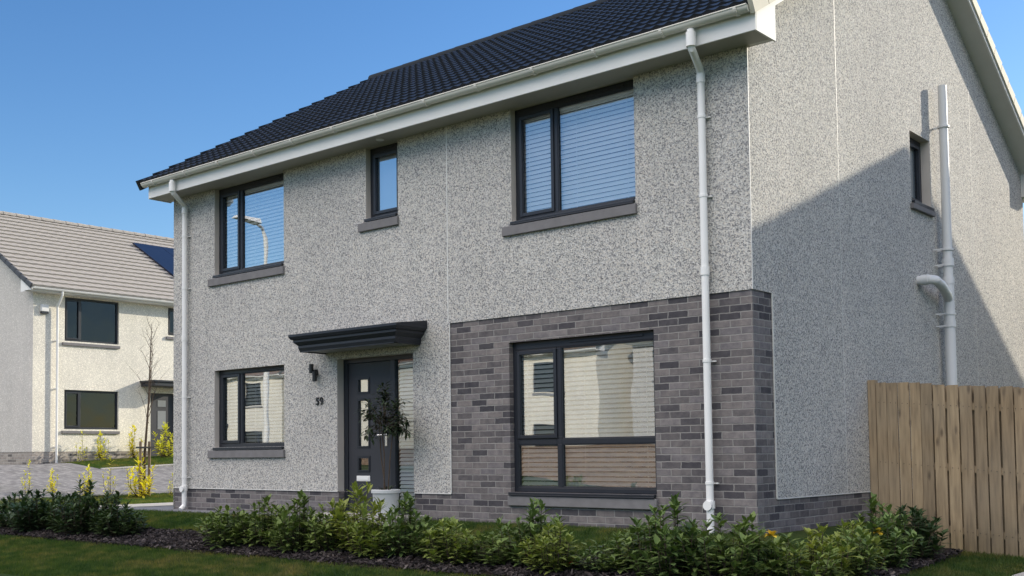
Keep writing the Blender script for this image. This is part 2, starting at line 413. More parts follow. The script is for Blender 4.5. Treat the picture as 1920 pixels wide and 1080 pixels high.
def window(fr, root, u0, u1, z0, z1, lay, setback=.09, blind=None, metal=True, stone=(.13, .04, .12), glass=None, head=.07, fb=.05, label=None):
    """lay: list of (ua,ub,za,zb,casement) glazed lights in absolute wall coordinates"""
    glass = glass or GLASS
    nb = -setback-.07; nf = -setback
    mb = MB()
    # outer frame
    fr.box(mb, u0, u0+fb, nb, nf, z0, z1); fr.box(mb, u1-fb, u1, nb, nf, z0, z1)
    fr.box(mb, u0+fb, u1-fb, nb, nf, z1-head, z1); fr.box(mb, u0+fb, u1-fb, nb, nf, z0, z0+fb)
    # trickle vent on the head
    uu0 = u0+(u1-u0)*.42
    fr.box(mb, uu0, u1-.18, nf, nf+.012, z1-head*.62, z1-head*.30)
    # solid infill between lights: mullions and transoms
    us = sorted({u0+fb, u1-fb, *[l[0] for l in lay], *[l[1] for l in lay]}); zs = sorted({z0+fb, z1-head, *[l[2] for l in lay], *[l[3] for l in lay]})
    for a, b in zip(us, us[1:]):
        for c, d in zip(zs, zs[1:]):
            mu, mz = (a+b)/2, (c+d)/2
            if any(l[0] < mu < l[1] and l[2] < mz < l[3] for l in lay): continue
            fr.box(mb, a, b, nb+.002, nf-.003, c, d)
    o = mb.build('window', ANTH, root)
    bevel(o, .004)
    if label: o['label'] = label
    cs = MB()
    for (a, b, c, d, cas) in lay:
        w = .042 if cas else .012; pr = .014 if cas else -.008
        e = .02 if cas else 0
        fr.box(cs, a-e, a+w-e, nf-.03, nf+pr, c-e, d+e); fr.box(cs, b-w+e, b+e, nf-.03, nf+pr, c-e, d+e)
        fr.box(cs, a+w-e, b-w+e, nf-.03, nf+pr, d-w+e, d+e); fr.box(cs, a+w-e, b-w+e, nf-.03, nf+pr, c-e, c+w-e)
    c_ = cs.build('sash', ANTH, o); bevel(c_, .003)
    g = MB()
    for (a, b, c, d, cas) in lay: fr.quad(g, a, b, c, d, nf-.032)
    g.build('glass', glass, o)
    if blind == 'sheet':
        b_ = MB(); fr.box(b_, u0+fb, u1-fb, nf-.075, nf-.060, z0+fb, z1-head); b_.build('obscured_pane', OBSC, o); blind = None
    if blind:
        sp, tilt, za, zb = blind
        b_ = MB(); z = zb-.03
        ns = nf-.085
        while z > za:
            dz = sp*.5*math.sin(tilt)*1.0; dn_ = sp*.5*math.cos(tilt)
            jit = random.uniform(-.0015, .0015)
            p0 = fr.p(u0+fb+.01, ns-dn_, z+dz+jit); p1 = fr.p(u1-fb-.01, ns-dn_, z+dz+jit)
            q0 = fr.p(u0+fb+.01, ns+dn_, z-dz); q1 = fr.p(u1-fb-.01, ns+dn_, z-dz)
            th = Vector((0, 0, .003))
            b_.hexa([q0-th, q1-th, p1-th, p0-th, q0, q1, p1, p0])
            z -= sp
        fr.box(b_, u0+fb+.005, u1-fb-.005, ns-.03, ns+.03, zb-.028, zb+.02)
        k = 3 if u1-u0 > 1 else 2
        for i in range(k):
            uu = u0+.18+(u1-u0-.36)*i/(k-1)
            fr.box(b_, uu-.002, uu+.002, ns+.034, ns+.037, za, zb)
        b_.build('blind', BLIND, o)
    if metal:
        s = MB(); fr.box(s, u0+.004, u1-.004, nf-.02, .045, z0-.028, z0-.003)
        fr.box(s, u0+.004, u1-.004, .032, .045, z0-.045, z0-.028)
        bevel(s.build('metal_sill', ANTH, o), .004)
    if stone:
        e, out, h = stone
        s = MB()
        fr.box(s, u0-e, u1+.02, -.02, out, z0-.045-h, z0-.048)
        bevel(s.build('stone_sill', STONE, o), .008)
    return o

def tiles(mb, E, U, L, S, run, rise, gauge, prof, nu, lip=.028):
    """roof slope. E eave start, U unit along eave, S unit horizontal up-slope, prof(u, course)->height"""
    E = Vector(E); U = Vector(U); S = Vector(S)
    ln = math.hypot(run, rise); n = max(1, round(ln/gauge)); g = ln/n
    sl = (S*run + Vector((0, 0, rise)))/ln
    nm = (Vector((0, 0, run)) - S*rise)/ln
    for c in range(n):
        rows = []
        jit = random.uniform(-.004, .004)
        for (sv, h) in ((c*g, -.012), (c*g, lip), ((c+1)*g+.0, .002)):
            r = []
            for k in range(nu+1):
                u = L*k/nu
                hh = h + (prof(u, c) if h > -.01 else 0)
                r.append(E + U*u + sl*(sv+jit) + nm*hh)
            rows.append(r)
        i0 = len(mb.v)
        for r in rows: mb.v += [tuple(p) for p in r]
        w = nu+1
        for q in range(2):
            for k in range(nu):
                a = i0+q*w+k; mb.f.append((a, a+1, a+w+1, a+w))

# ------------------------------------------------------------------ terrain
def sstep(a, b, x):
    t = min(1, max(0, (x-a)/(b-a))); return t*t*(3-2*t)
def lin(x, pts):
    if x <= pts[0][0]: return pts[0][1]
    for (a, b), (c, d) in zip(pts, pts[1:]):
        if x <= c: return b+(d-b)*(x-a)/(c-a)
    return pts[-1][1]
def TZ(x, y):
    t = lin(-x, [(11.25, 0), (13.5, -.12), (16.5, -.12), (24.2, .64), (40, .70), (80, 1.2), (400, 3)])
    t += .05*max(0, min(y, 20)-5.5)*sstep(20, 24, -x)
    d = -y-.45
    f = lin(d, [(0, 0), (2.05, -.30), (10, -.80), (13, -.80), (24, -.1), (60, .3)])
    f *= 1-sstep(12.5, 19, -x) if d < 13 else 1
    r = -.31*sstep(.1, .95, x) - .05*min(8, max(0, x-.95))
    if d > 13: r *= max(0, 1-(d-13)/8)
    return t + min(f, r) if (f < 0 and r < 0) else t+f+r

def grid_axis(a, b, fine, lo, hi):
    pts = list(np.arange(a, b+1e-6, fine)); x = a; s = fine
    while x > lo: s *= 1.35; x -= s; pts.insert(0, x)
    x = b; s = fine
    while x < hi: s *= 1.35; x += s; pts.append(x)
    return pts
xs = grid_axis(-27, 4.05, .15, -420, 420); ys = grid_axis(-13.95, 12, .15, -420, 420)
g = MB()
for y in ys:
    for x in xs: g.v.append((x, y, TZ(x, y)))
W_ = len(xs)
for j in range(len(ys)-1):
    for i in range(W_-1):
        a = j*W_+i; g.f.append((a, a+1, a+1+W_, a+W_))
tag(g.build('ground', GRASSG, smooth=True), kind='structure')

def strip(name, fn0, fn1, t0, t1, n, m_, mat, lift, skirt=0, kind='structure'):
    """draped sheet between two edges fn0(t), fn1(t) -> (x,y)"""
    mb = MB()
    for i in range(n+1):
        t = t0+(t1-t0)*i/n; a = Vector(fn0(t)); b = Vector(fn1(t))
        for j in range(m_+1):
            q = a.lerp(b, j/m_); mb.v.append((q.x, q.y, TZ(q.x, q.y)+lift))
    for i in range(n):
        for j in range(m_):
            a = i*(m_+1)+j; mb.f.append((a, a+1, a+m_+2, a+m_+1))
    if skirt:
        for j0 in (0, m_):
            for i in range(n):
                a = mb.v[i*(m_+1)+j0]; b = mb.v[(i+1)*(m_+1)+j0]
                mb.poly([a, b, (b[0], b[1], b[2]-skirt), (a[0], a[1], a[2]-skirt)])
        for i0 in (0, n):
            for j in range(m_):
                a = mb.v[i0*(m_+1)+j]; b = mb.v[i0*(m_+1)+j+1]
                mb.poly([a, b, (b[0], b[1], b[2]-skirt), (a[0], a[1], a[2]-skirt)])
    return tag(mb.build(name, mat), kind=kind)

# slab strip along the house front and round its left end
strip('path', lambda t: (t, -.42), lambda t: (t, .05), -11.2, -4.9, 42, 3, SLAB, .018, .05)
strip('side_path', lambda t: (-11.2, t), lambda t: (-10.22, t), .05, 12, 60, 5, SLAB, .016, .05)
strip('pavement', lambda t: (-14.7, t), lambda t: (-13.2, t), -1.2, 14, 80, 8, CONC, .03, .1)
strip('driveway', lambda t: (-22.6, t), lambda t: (-17.5, t), -4, 60, 260, 30, PAVER, .03, .1)
strip('forecourt', lambda t: (-24.98, t), lambda t: (-22.6, t), 1.0, 6.2, 34, 14, PAVER, .034, .1)
strip('kerb', lambda t: (-22.6, t), lambda t: (-22.45, t), 6.2, 60, 200, 1, CONC, .06, .12)
strip('street', lambda t: (t, -19.5), lambda t: (t, -13.5), -80, 60, 280, 12, ASPH, .03, .1)
strip('paving', lambda t: (t, .9), lambda t: (t, 2.2), 2.12, 3.9, 12, 9, CONC, .03, .05)

# planting bed: in front of the house, turning back along the gable
BEDP = [(-12.4, -2.08), (-6, -2.08), (.1, -2.08), (.70, -1.98), (1.05, -1.62), (1.14, -1.1), (1.06, .2), (.90, 1.6), (.80, 2.62)]
_cum = [0]
for p_, q_ in zip(BEDP, BEDP[1:]): _cum.append(_cum[-1]+math.hypot(q_[0]-p_[0], q_[1]-p_[1]))
BEDL = _cum[-1]
def _bp(t):
    t = min(BEDL, max(0, t))
    for k in range(len(BEDP)-1):
        if t <= _cum[k+1]:
            f = (t-_cum[k])/(_cum[k+1]-_cum[k]); p_, q_ = BEDP[k], BEDP[k+1]
            return (p_[0]+(q_[0]-p_[0])*f, p_[1]+(q_[1]-p_[1])*f)
    return BEDP[-1]
def bedc(t):
    a, b = _bp(t-.25), _bp(t+.25); dx, dy = b[0]-a[0], b[1]-a[1]; l = math.hypot(dx, dy) or 1
    return _bp(t), (-dy/l, dx/l)
def bw(t): return 1-.30*sstep(12.6, 14.2, t)
def edge(off):
    def f(t):
        (x, y), n = bedc(t); w = off*bw(t)*(1+.10*math.sin(t*2.3+off)+.05*math.sin(t*6.1+1))
        return (x+n[0]*w, y+n[1]*w)
    return f
strip('planting_bed', edge(-.46), edge(.42), 0, BEDL, 240, 8, BEDSOIL, .022, .05)

# ------------------------------------------------------------------ the house
H0 = (-5.1, 5.0, 0)
house = thing('house', H0, 'large two-storey grey pebble-dashed house with black tiled roof and grey brick corner panel', 'house')
WX0, D, SOF = -10.2, 9.9, 5.08
RY, RZ = 4.95, 8.37                # ridge
front = Fr((0, 0, 0), (1, 0, 0), (0, -1, 0))
gable = Fr((0, 0, 0), (0, 1, 0), (1, 0, 0))
PL, PT = .36, 2.53
W_UL = (-9.10, -7.42, 3.70, SOF); W_SM = (-5.68, -5.07, 4.09, SOF); W_UR = (-3.14, -1.38, 3.68, SOF)
W_LL = (-9.10, -7.42, 1.00, 2.20); W_BR = (-3.22, -1.19, .40, 2.21); DR = (-6.28, -4.82, .06, 2.20)
holes = [W_UL, W_SM, W_UR, W_LL, W_BR, DR]
def slope_z(y):          # wall top, just above the sloping verge soffit
    return 5.318-.03 + (min(y, D-y)+.47)*(RZ-5.318)/(RY+.47) - .10
mb = MB()
hl = holes + [(-4.17, 0, PL, PT)]
wall_panel(front, mb, WX0, 0, PL, SOF, hl)
# lower edges and side thickness of the render coat
mb.poly([front.p(WX0, 0, PL), front.p(-4.17, 0, PL), front.p(-4.17, -.03, PL), front.p(WX0, -.03, PL)])
mb.poly([front.p(-4.17, 0, PL), front.p(-4.17, 0, PT), front.p(-4.17, -.03, PT), front.p(-4.17, -.03, PL)])
mb.poly([front.p(-4.17, 0, PT), front.p(0, 0, PT), front.p(0, -.03, PT), front.p(-4.17, -.03, PT)])
# gable with window; polygons split in vertical strips
GW = (4.65, 5.41, 4.20, 5.15); BRT = .44
def gstrip(a, b, z0):
    p = [gable.p(a, 0, z0), gable.p(b, 0, z0), gable.p(b, 0, slope_z(b))]
    if a < RY < b: p.append(gable.p(RY, 0, slope_z(RY)))
    p.append(gable.p(a, 0, slope_z(a))); mb.poly(p)
gstrip(0, BRT, PT); gstrip(BRT, GW[0], PL)
wall_panel(gable, mb, GW[0], GW[1], PL, GW[2], [])
gstrip(GW[0], GW[1], GW[3]); gstrip(GW[1], D, PL)
mb.poly([gable.p(BRT, 0, PL), gable.p(BRT, 0, PT), gable.p(BRT, -.03, PT), gable.p(BRT, -.03, PL)])
mb.poly([gable.p(0, 0, PT), gable.p(BRT, 0, PT), gable.p(BRT, -.03, PT), gable.p(0, -.03, PT)])
mb.poly([gable.p(BRT, 0, PL), gable.p(D, 0, PL), gable.p(D, -.03, PL), gable.p(BRT, -.03, PL)])
# rear and left walls
mb.poly([(WX0, D, 0), (0, D, 0), (0, D, SOF), (WX0, D, SOF)])
mb.poly([(WX0, 0, 0), (WX0, D, 0), (WX0, D, SOF), (WX0, RY, slope_z(RY)), (WX0, 0, SOF)])
wall = mb.build('wall', DASH, house)
mb = MB()
fb_ = Fr((0, .014, 0), (1, 0, 0), (0, -1, 0)); gb_ = Fr((-.014, 0, 0), (0, 1, 0), (1, 0, 0))
wall_panel(fb_, mb, WX0+.014, -4.17, -.45, PL, [DR]); wall_panel(fb_, mb, -4.17, -.014, -.45, PT, [W_BR])
mb.poly([gb_.p(.014, 0, -.45), gb_.p(BRT, 0, -.45), gb_.p(BRT, 0, PT), gb_.p(.014, 0, PT)])
mb.poly([gb_.p(BRT, 0, -.45), gb_.p(D, 0, -.45), gb_.p(D, 0, PL), gb_.p(BRT, 0, PL)])
for u in W_BR[:2]: mb.poly([fb_.p(u, 0, .35), fb_.p(u, 0, 2.21), fb_.p(u, -.3, 2.21), fb_.p(u, -.3, .35)])
mb.poly([fb_.p(W_BR[0], 0, 2.21), fb_.p(W_BR[1], 0, 2.21), fb_.p(W_BR[1], -.3, 2.21), fb_.p(W_BR[0], -.3, 2.21)])
for u in DR[:2]: mb.poly([fb_.p(u, 0, 0), fb_.p(u, 0, PL), fb_.p(u, -.3, PL), fb_.p(u, -.3, 0)])
mb.build('brickwork', BRICK, house)
mb = MB()
for w in (W_UL, W_SM, W_UR, W_LL): reveal(front, mb, *w)
reveal(front, mb, DR[0], DR[1], PL, DR[3], bottom=False)
reveal(gable, mb, *GW, depth=.28)
build_split(mb, 'reveal', REVEAL, house)
# render beads at joints, corner and drip edges
mb = MB()
front.box(mb, -4.198, -4.184, 0, .005, PT, SOF); front.box(mb, -4.176, -4.166, -.006, .004, PL, PT)
gable.box(mb, 2.254, 2.262, 0, .002, PL, slope_z(2.26)-.01); gable.box(mb, 7.20, 7.206, 0, .002, PL, slope_z(7.2)-.01)
mb.box(-.004, .003, -.003, .004, PT+.002, SOF)
gable.box(mb, BRT-.004, BRT+.008, -.008, .004, PL+.004, PT)
front.box(mb, WX0, -6.29, -.01, .005, PL-.006, PL+.004); front.box(mb, -4.81, -4.18, -.01, .005, PL-.006, PL+.004)
gable.box(mb, BRT+.01, D, -.01, .005, PL-.006, PL+.004)
build_split(mb, 'render_bead', BEAD, house)
# interior shell
mb = MB(); 
mb.box(WX0+.32, -.32, .75, .80, .0, SOF); mb.box(WX0+.32, -.32, .3, .78, 2.45, 2.6); mb.box(WX0+.32, -.32, .3, .78, -.02, .0)
for x in (-7.0, -6.45, -4.5): mb.box(x-.03, x+.03, .31, .75, 0, SOF)
mb.box(-.45, -.40, 4.4, 5.7, 4.0, 5.4)
build_split(mb, 'interior_wall', DARKIN, house)

# windows
B1 = (.052, .55, 3.76, 4.99)
def lay2(u0, um, u1, z0, z1, fb=.05, head=.09):
    return [(u0+fb+.035, um-.035, z0+fb+.035, z1-head-.03, True), (um+.035, u1-fb, z0+fb, z1-head, False)]
window(front, house, *W_UL, lay2(-9.10, -8.56, -7.42, 3.70, SOF), blind=(.055, .95, 3.76, 4.98), head=.09, glass=GLASS_UP, label='wide upper window at the left end with blue sky and a lamp mirrored over its blind')
window(front, house, *W_SM, [(-5.68+.085, -5.07-.075, 4.09+.085, SOF-.12, True)], head=.08, glass=GLASS_UP, label='narrow upper window above the door', blind='sheet')
window(front, house, *W_UR, lay2(-3.14, -2.54, -1.38, 3.68, SOF), blind=(.055, 1.15, 3.74, 4.98), head=.09, glass=GLASS_UR, label='wide upper window near the gable with closed white blind')
window(front, house, *W_LL, lay2(-9.10, -8.56, -7.42, 1.00, 2.20, head=.06), blind=(.052, .80, 1.06, 2.12), head=.06, label='ground floor window left of the door')
LB = [(-3.135, -2.585, 1.06, 2.08, True), (-2.505, -1.24, 1.03, 2.11, False), (-3.16, -2.565, .46, .965, False), (-2.505, -1.24, .46, .965, False)]
wbr = window(front, house, *W_BR, LB, blind=(.056, .80, .47, 2.10), head=.09, stone=(.02, .03, .12), label='large four-light ground floor window in the brick panel')
window(gable, house, *GW, [(GW[0]+.09, GW[1]-.09, GW[2]+.09, GW[3]-.10, True)], setback=.12, stone=(.05, .05, .075), blind='sheet', glass=GLASS_UR, label='small gable window', head=.06)

# door
DY = -.12
dm = MB()
front.box(dm, -6.28, -6.20, DY-.07, DY, .06, 2.20); front.box(dm, -4.88, -4.82, DY-.07, DY, .06, 2.20)
front.box(dm, -6.20, -4.88, DY-.07, DY, 2.14, 2.20); front.box(dm, -5.36, -5.27, DY-.07, DY+.004, .06, 2.14); front.box(dm, -5.27, -4.88, DY-.07, DY, .06, .13)
frame = bevel(dm.build('door_frame', ANTH, house), .004)
door = MB()
gl = [(-5.99, -5.80, 1.735, 1.905), (-5.99, -5.80, .985, 1.61), (-5.99, -5.80, .655, .815)]
us = sorted({-6.195, -5.365, *[h[0] for h in gl], *[h[1] for h in gl]}); zs = sorted({.07, 2.135, *[h[2] for h in gl], *[h[3] for h in gl]})
for a, b in zip(us, us[1:]):
    for c, d in zip(zs, zs[1:]):
        if any(h[0] < (a+b)/2 < h[1] and h[2] < (c+d)/2 < h[3] for h in gl): continue
        front.box(door, a, b, DY-.06, DY-.018, c, d)
door = door.build('door', ANTH_D, house)
mo = MB()
for (a, b, c, d) in gl:
    for w, n1 in ((.034, .004), (.02, .010)):
        front.box(mo, a-w, a, DY-.02, DY-.018+n1, c-w, d+w); front.box(mo, b, b+w, DY-.02, DY-.018+n1, c-w, d+w)
        front.box(mo, a, b, DY-.02, DY-.018+n1, d, d+w); front.box(mo, a, b, DY-.02, DY-.018+n1, c-w, c)
mo.build('door_moulding', ANTH, door)
gg = MB()
for h in gl: front.quad(gg, h[0], h[1], h[2], h[3], DY-.035)
build_split(gg, 'door_glass', GLASS, door)
bk = MB(); front.quad(bk, -5.99, -5.80, 1.735, 1.905, DY-.05); front.quad(bk, -5.99, -5.80, .985, 1.61, DY-.05)
bk.build('frosted_pane', simple('frosted_glass', (.42, .41, .37), .4, .4), door)
bk = MB(); front.quad(bk, -5.99, -5.80, .655, .815, DY-.05); bk.build('panel_infill', ANTH, door)
lp = MB(); front.box(lp, -6.03, -5.77, DY-.018, DY-.004, .50, .575); front.box(lp, -6.01, -5.79, DY-.004, DY+.002, .515, .56)
bevel(lp.build('letter_plate', WHITE, door), .004)
hd = MB(); front.box(hd, -5.475, -5.435, DY-.018, DY-.008, .98, 1.22)
hd.tube([front.p(-5.455, DY-.01, 1.13), front.p(-5.455, DY+.04, 1.13), front.p(-5.46, DY+.05, 1.13), front.p(-5.56, DY+.05, 1.128)], .010, 8)
hd.build('door_handle', CHROME, door, smooth=True)
sg = MB(); front.quad(sg, -5.27, -4.88, .13, 2.14, DY-.035)
sg.build('side_glass', glass_mat('sidelight_glass', .14), frame)
sb = MB(); z = 2.10
while z > .16:
    a = front.p(-5.25, DY-.085, z+.021); b = front.p(-4.90, DY-.085, z+.021); c = front.p(-4.90, DY-.055, z-.019); d = front.p(-5.25, DY-.055, z-.019)
    t = Vector((0, 0, .003)); sb.hexa([d-t, c-t, b-t, a-t, d, c, b, a]); z -= .052
sb.build('blind', BLIND, frame)
th = MB(); front.box(th, -6.24, -4.86, DY-.06, .02, .035, .065); th.build('threshold', CHROME, frame)
# doorstep
st = MB(); st.box(-6.30, -4.60, -.62, .012, -.10, .075)
bevel(st.build('doorstep', CONC, house), .01)

# canopy
cp = MB()
def ring(x0, x1, y, z): return [(x0, .002, z), (x0, y, z), (x1, y, z), (x1, .002, z)]
prof = [(-6.53, -4.68, -.47, 2.30), (-6.545, -4.665, -.485, 2.345), (-6.545, -4.665, -.485, 2.375), (-6.60, -4.61, -.53, 2.425), (-6.60, -4.61, -.53, 2.455), (-6.625, -4.585, -.555, 2.462), (-6.65, -4.56, -.575, 2.50), (-6.65, -4.56, -.575, 2.532)]
rs = [ring(*q) for q in prof]; i0 = 0
for r in rs: cp.v += r
for k in range(len(rs)-1):
    for j in range(3):
        a = k*4+j; cp.f.append((a, a+1, a+5, a+4))
cp.poly([(-6.65, -.575, 2.532), (-4.56, -.575, 2.532), (-4.56, .002, 2.60), (-6.65, .002, 2.60)])
cp.poly([(-6.65, -.575, 2.532), (-6.65, .002, 2.60), (-6.65, .002, 2.53)]); cp.poly([(-4.56, -.575, 2.532), (-4.56, .002, 2.60), (-4.56, .002, 2.53)])
can = cp.build('door_canopy', ANTH, house)
cs = MB(); cs.box(-6.50, -4.71, -.44, 0, 2.302, 2.312); cs.build('canopy_soffit', simple('grey_soffit', (.30, .30, .30), .6, .3), can)
cr_ = MB(); 
for (a, b, y0, y1) in ((-6.53, -4.68, -.47, -.438), (-6.53, -6.498, -.47, 0), (-4.712, -4.68, -.47, 0)): cr_.box(a+.001, b-.001, y0+.001, y1, 2.288, 2.303)
cr_.build('canopy_rim', ANTH, can)
# wall lamp, two offset tubes
wl = MB(); wl.tube([(-6.745, -.07, 2.03), (-6.745, -.07, 2.16)], .033, 14); wl.tube([(-6.675, -.07, 1.91), (-6.675, -.07, 2.05)], .033, 14); wl.box(-6.74, -6.68, -.06, 0, 2.0, 2.08)
wl.build('wall_lamp', BLACK, house, smooth=True)
# house number
def text(body, size, loc, mat, name, parent, ext=.006):
    cu = bpy.data.curves.new('t', 'FONT'); cu.body = body; cu.size = size; cu.extrude = ext; cu.offset = .003; cu.space_character = 1.15; cu.align_x = 'CENTER'
    to = bpy.data.objects.new('t', cu); COL.objects.link(to)
    bpy.context.view_layer.update()
    me = bpy.data.meshes.new_from_object(to.evaluated_get(bpy.context.evaluated_depsgraph_get()))
    bpy.data.objects.remove(to)
    for v in me.vertices:
        x, y, z = v.co; v.co = (x+loc[0]-H0[0], -z+loc[1]-H0[1], y+loc[2]-H0[2])
    me.materials.clear(); me.materials.append(mat)
    o = bpy.data.objects.new(name, me); COL.objects.link(o); o.parent = parent; return o
text('59', .15, (-6.64, -.012, 1.58), BLACK, 'house_number', house)

# roof of the house
RX0, RX1 = -10.53, .30
EY, EZ = -.47, 5.318
run = RY-EY; rise = RZ-EZ
def roman(u, c):
    t = (u % .30)/.30
    return .020*max(0, math.cos((t-.22)*2*math.pi/.62))**.8*(1 if abs(t-.22) < .16 or True else 0) if t < .5 else .004*math.sin((t-.5)*2*math.pi)
def prof_r(u, c):
    t = (u % .15)/.15
    return .019*(0.5+0.5*math.cos(2*math.pi*t))**1.6
mb = MB()
tiles(mb, (RX0, EY, EZ), (1, 0, 0), RX1-RX0, (0, 1, 0), run, rise, .36, prof_r, int((RX1-RX0)/.15)*8, lip=.036)
tiles(mb, (RX0, D-EY, EZ), (1, 0, 0), RX1-RX0, (0, -1, 0), run, rise, .36, lambda u, c: 0, 20)
roof = mb.build('roof', SLATE, house)
mb = MB(); x = RX0
while x < RX1-.02:
    x2 = min(x+.45, RX1); pr = []
    for k, xx in enumerate((x, x2)):
        r = .115 + (.006 if k == 0 else 0)
        pr.append([(xx, RY+math.cos(a)*r*1.15, RZ-.03+math.sin(a)*r) for a in [math.pi*j/8 for j in range(9)]])
    i0 = len(mb.v); mb.v += pr[0]+pr[1]
    for j in range(8): mb.f.append((i0+j, i0+j+1, i0+j+10, i0+j+9))
    mb.f.append(tuple(range(i0, i0+9))); x = x2
mb.build('ridge_tiles', RIDGE, roof)
# deck under tiles, soffit, fascia, barge boards, verge caps
def sl(y):     # roof deck underside height
    return EZ-.03 + (min(y, D-y)-EY)*rise/run
mb = MB()
mb.box(RX0+.16, .0, -.36, 0, SOF, SOF+.018)
mb.box(.0, .27, -.36, .0, SOF, SOF+.018)
mb.build('soffit', simple('soffit_board', (.40, .38, .35), .5, .3, var=.05), house)
mb = MB(); mb.box(RX0+.17, .285, -.38, -.358, SOF-.012, EZ-.005)
mb.box(RX0+.17, .285, D+.358, D+.38, SOF-.012, EZ-.005); mb.box(RX0+.16, .27, D, D+.358, SOF, SOF+.018)
[bevel(o_, .004) for o_ in build_split(mb, 'fascia', WHITE, house)]
def gableset(xa, xb, sgn):
    mb = MB()
    # barge: sloping board on both sides of the ridge, from box end to ridge
    x0, x1 = sorted((xb-sgn*.022, xb))
    for side in (0, 1):
        Y = (lambda y: y) if side == 0 else (lambda y: D-y)
        pts = [(.07, sl(.07)-.15), (RY, sl(RY)-.15), (RY, sl(RY)+.0), (-.358, sl(-.358)+.0), (-.358, SOF-.012), (.07, SOF-.012)]
        i0 = len(mb.v)
        for x_ in (x0, x1): mb.v += [(x_, Y(y), z) for y, z in pts]
        n = len(pts); mb.f.append(tuple(i0+k for k in (0, 1, 2, 3, 4, 5))); mb.f.append(tuple(i0+n+k for k in (5, 4, 3, 2, 1, 0)))
        for k in range(n): a = i0+k; b = i0+(k+1) % n; mb.f.append((a, b, b+n, a+n))
    return mb
bb = gableset(0, .287, 1).build('barge_board', WHITE, house)
gableset(WX0, RX0+.14, -1).build('barge_board', WHITE, house)
mb = MB()   # sloping soffits under the verges and the box ends
for (xa, xb) in ((.0, .266), (RX0+.16, WX0)):
    for side in (0, 1):
        Y = (lambda y: y) if side == 0 else (lambda y: D-y)
        z = lambda y: sl(y)-.135
        mb.poly([(xa, Y(.07), z(.07)), (xb, Y(.07), z(.07)), (xb, Y(RY), z(RY)), (xa, Y(RY), z(RY))])
        mb.poly([(xa, Y(.07), SOF), (xb, Y(.07), SOF), (xb, Y(.07), z(.07)), (xa, Y(.07), z(.07))])
        mb.poly([(xa, Y(.07), SOF+.004), (xb, Y(.07), SOF+.004), (xb, Y(-.03), SOF+.004), (xa, Y(-.03), SOF+.004)])
build_split(mb, 'verge_soffit', simple('verge_board', (.62, .61, .58), .5, .3, var=.05), house)
mb = MB()   # dry verge caps: one per course, stepped, both gables
ln = math.hypot(run, rise); n = round(ln/.36); gq = ln/n
for x0, x1, side in ((.262, .312, 0), (.262, .312, 1), (RX0-.012, RX0+.05, 0), (RX0-.012, RX0+.05, 1)):
    for c in range(n):
        def pt(s, h, x):
            y = EY+run*s/ln - h*rise/ln; z = EZ+rise*s/ln + h*run/ln
            return (x, y if side == 0 else D-y, z)
        s0, s1 = c*gq-.01, (c+1)*gq-.024
        a0, a1, b0, b1 = -.105, -.105, .062, .036
        mb.hexa([pt(s0, a0, x0), pt(s0, a0, x1), pt(s1, a1, x1), pt(s1, a1, x0), pt(s0, b0, x0), pt(s0, b0, x1), pt(s1, b1, x1), pt(s1, b1, x0)])
bv = mb
i_w = 16*n
w1 = MB(); w1.v = bv.v[:i_w]; w1.f = bv.f[:12*n]
w1.build('verge_caps', simple('ivory_verge', (.58, .55, .46), .7, .12), roof)
w2 = MB(); w2.v = bv.v[i_w:]; w2.f = [tuple(k-i_w for k in f) for f in bv.f[12*n:]]
w2.build('verge_caps', SLATE, roof)
mb = MB()   # dark underlay closing the roof below the tiles
for side in (0, 1):
    Y = (lambda y: y) if side == 0 else (lambda y: D-y)
    mb.poly([(RX0+.02, Y(EY+.05), sl(EY+.05)), (RX1-.02, Y(EY+.05), sl(EY+.05)), (RX1-.02, Y(RY), sl(RY)), (RX0+.02, Y(RY), sl(RY))])
mb.build('underlay', DARKIN, roof)
# gutter
def gutter(x0, x1, yc, zc, r, root, mat, axis='x', brk=.85, flip=1):
    mb = MB(); n = 10
    def P(u, a, rr):
        y = yc + flip*math.cos(a)*rr; z = zc - math.sin(a)*rr
        return (u, y, z) if axis == 'x' else (y, u, z)
    i0 = len(mb.v)
    for u in (x0, x1):
        for rr in (r, r-.006):
            for j in range(n+1): mb.v.append(P(u, math.pi*j/n, rr))
    w = n+1
    for j in range(n):
        mb.f.append((j, j+1, 2*w+j+1, 2*w+j)); mb.f.append((w+j, w+j+1, 3*w+j+1, 3*w+j))
    for e in (0, n): mb.f.append((e, w+e, 3*w+e, 2*w+e))
    for b in (0, 2*w): mb.f.append(tuple(b+j for j in range(w)))
    # rolled front lip
    a = P(x0, math.pi, r); b = P(x1, math.pi, r); mb.tube([a, b], .009, 8)
    g_ = mb.build('gutter', mat, root, smooth=True)
    bm_ = MB(); u = x0+.3
    while u < x1:
        for du in (0,):
            for j in range(n):
                p = [P(u, math.pi*j/n, r+.002), P(u+.035, math.pi*j/n, r+.002), P(u+.035, math.pi*(j+1)/n, r+.002), P(u, math.pi*(j+1)/n, r+.002)]
                q = [P(u, math.pi*j/n, r+.012), P(u+.035, math.pi*j/n, r+.012), P(u+.035, math.pi*(j+1)/n, r+.012), P(u, math.pi*(j+1)/n, r+.012)]
                bm_.hexa(p+q)
        u += brk
    build_split(bm_, 'gutter_bracket', mat, g_, smooth=True)
    return g_
gutter(RX0+.14, .255, -.446, 5.302, .062, house, GUTTER)
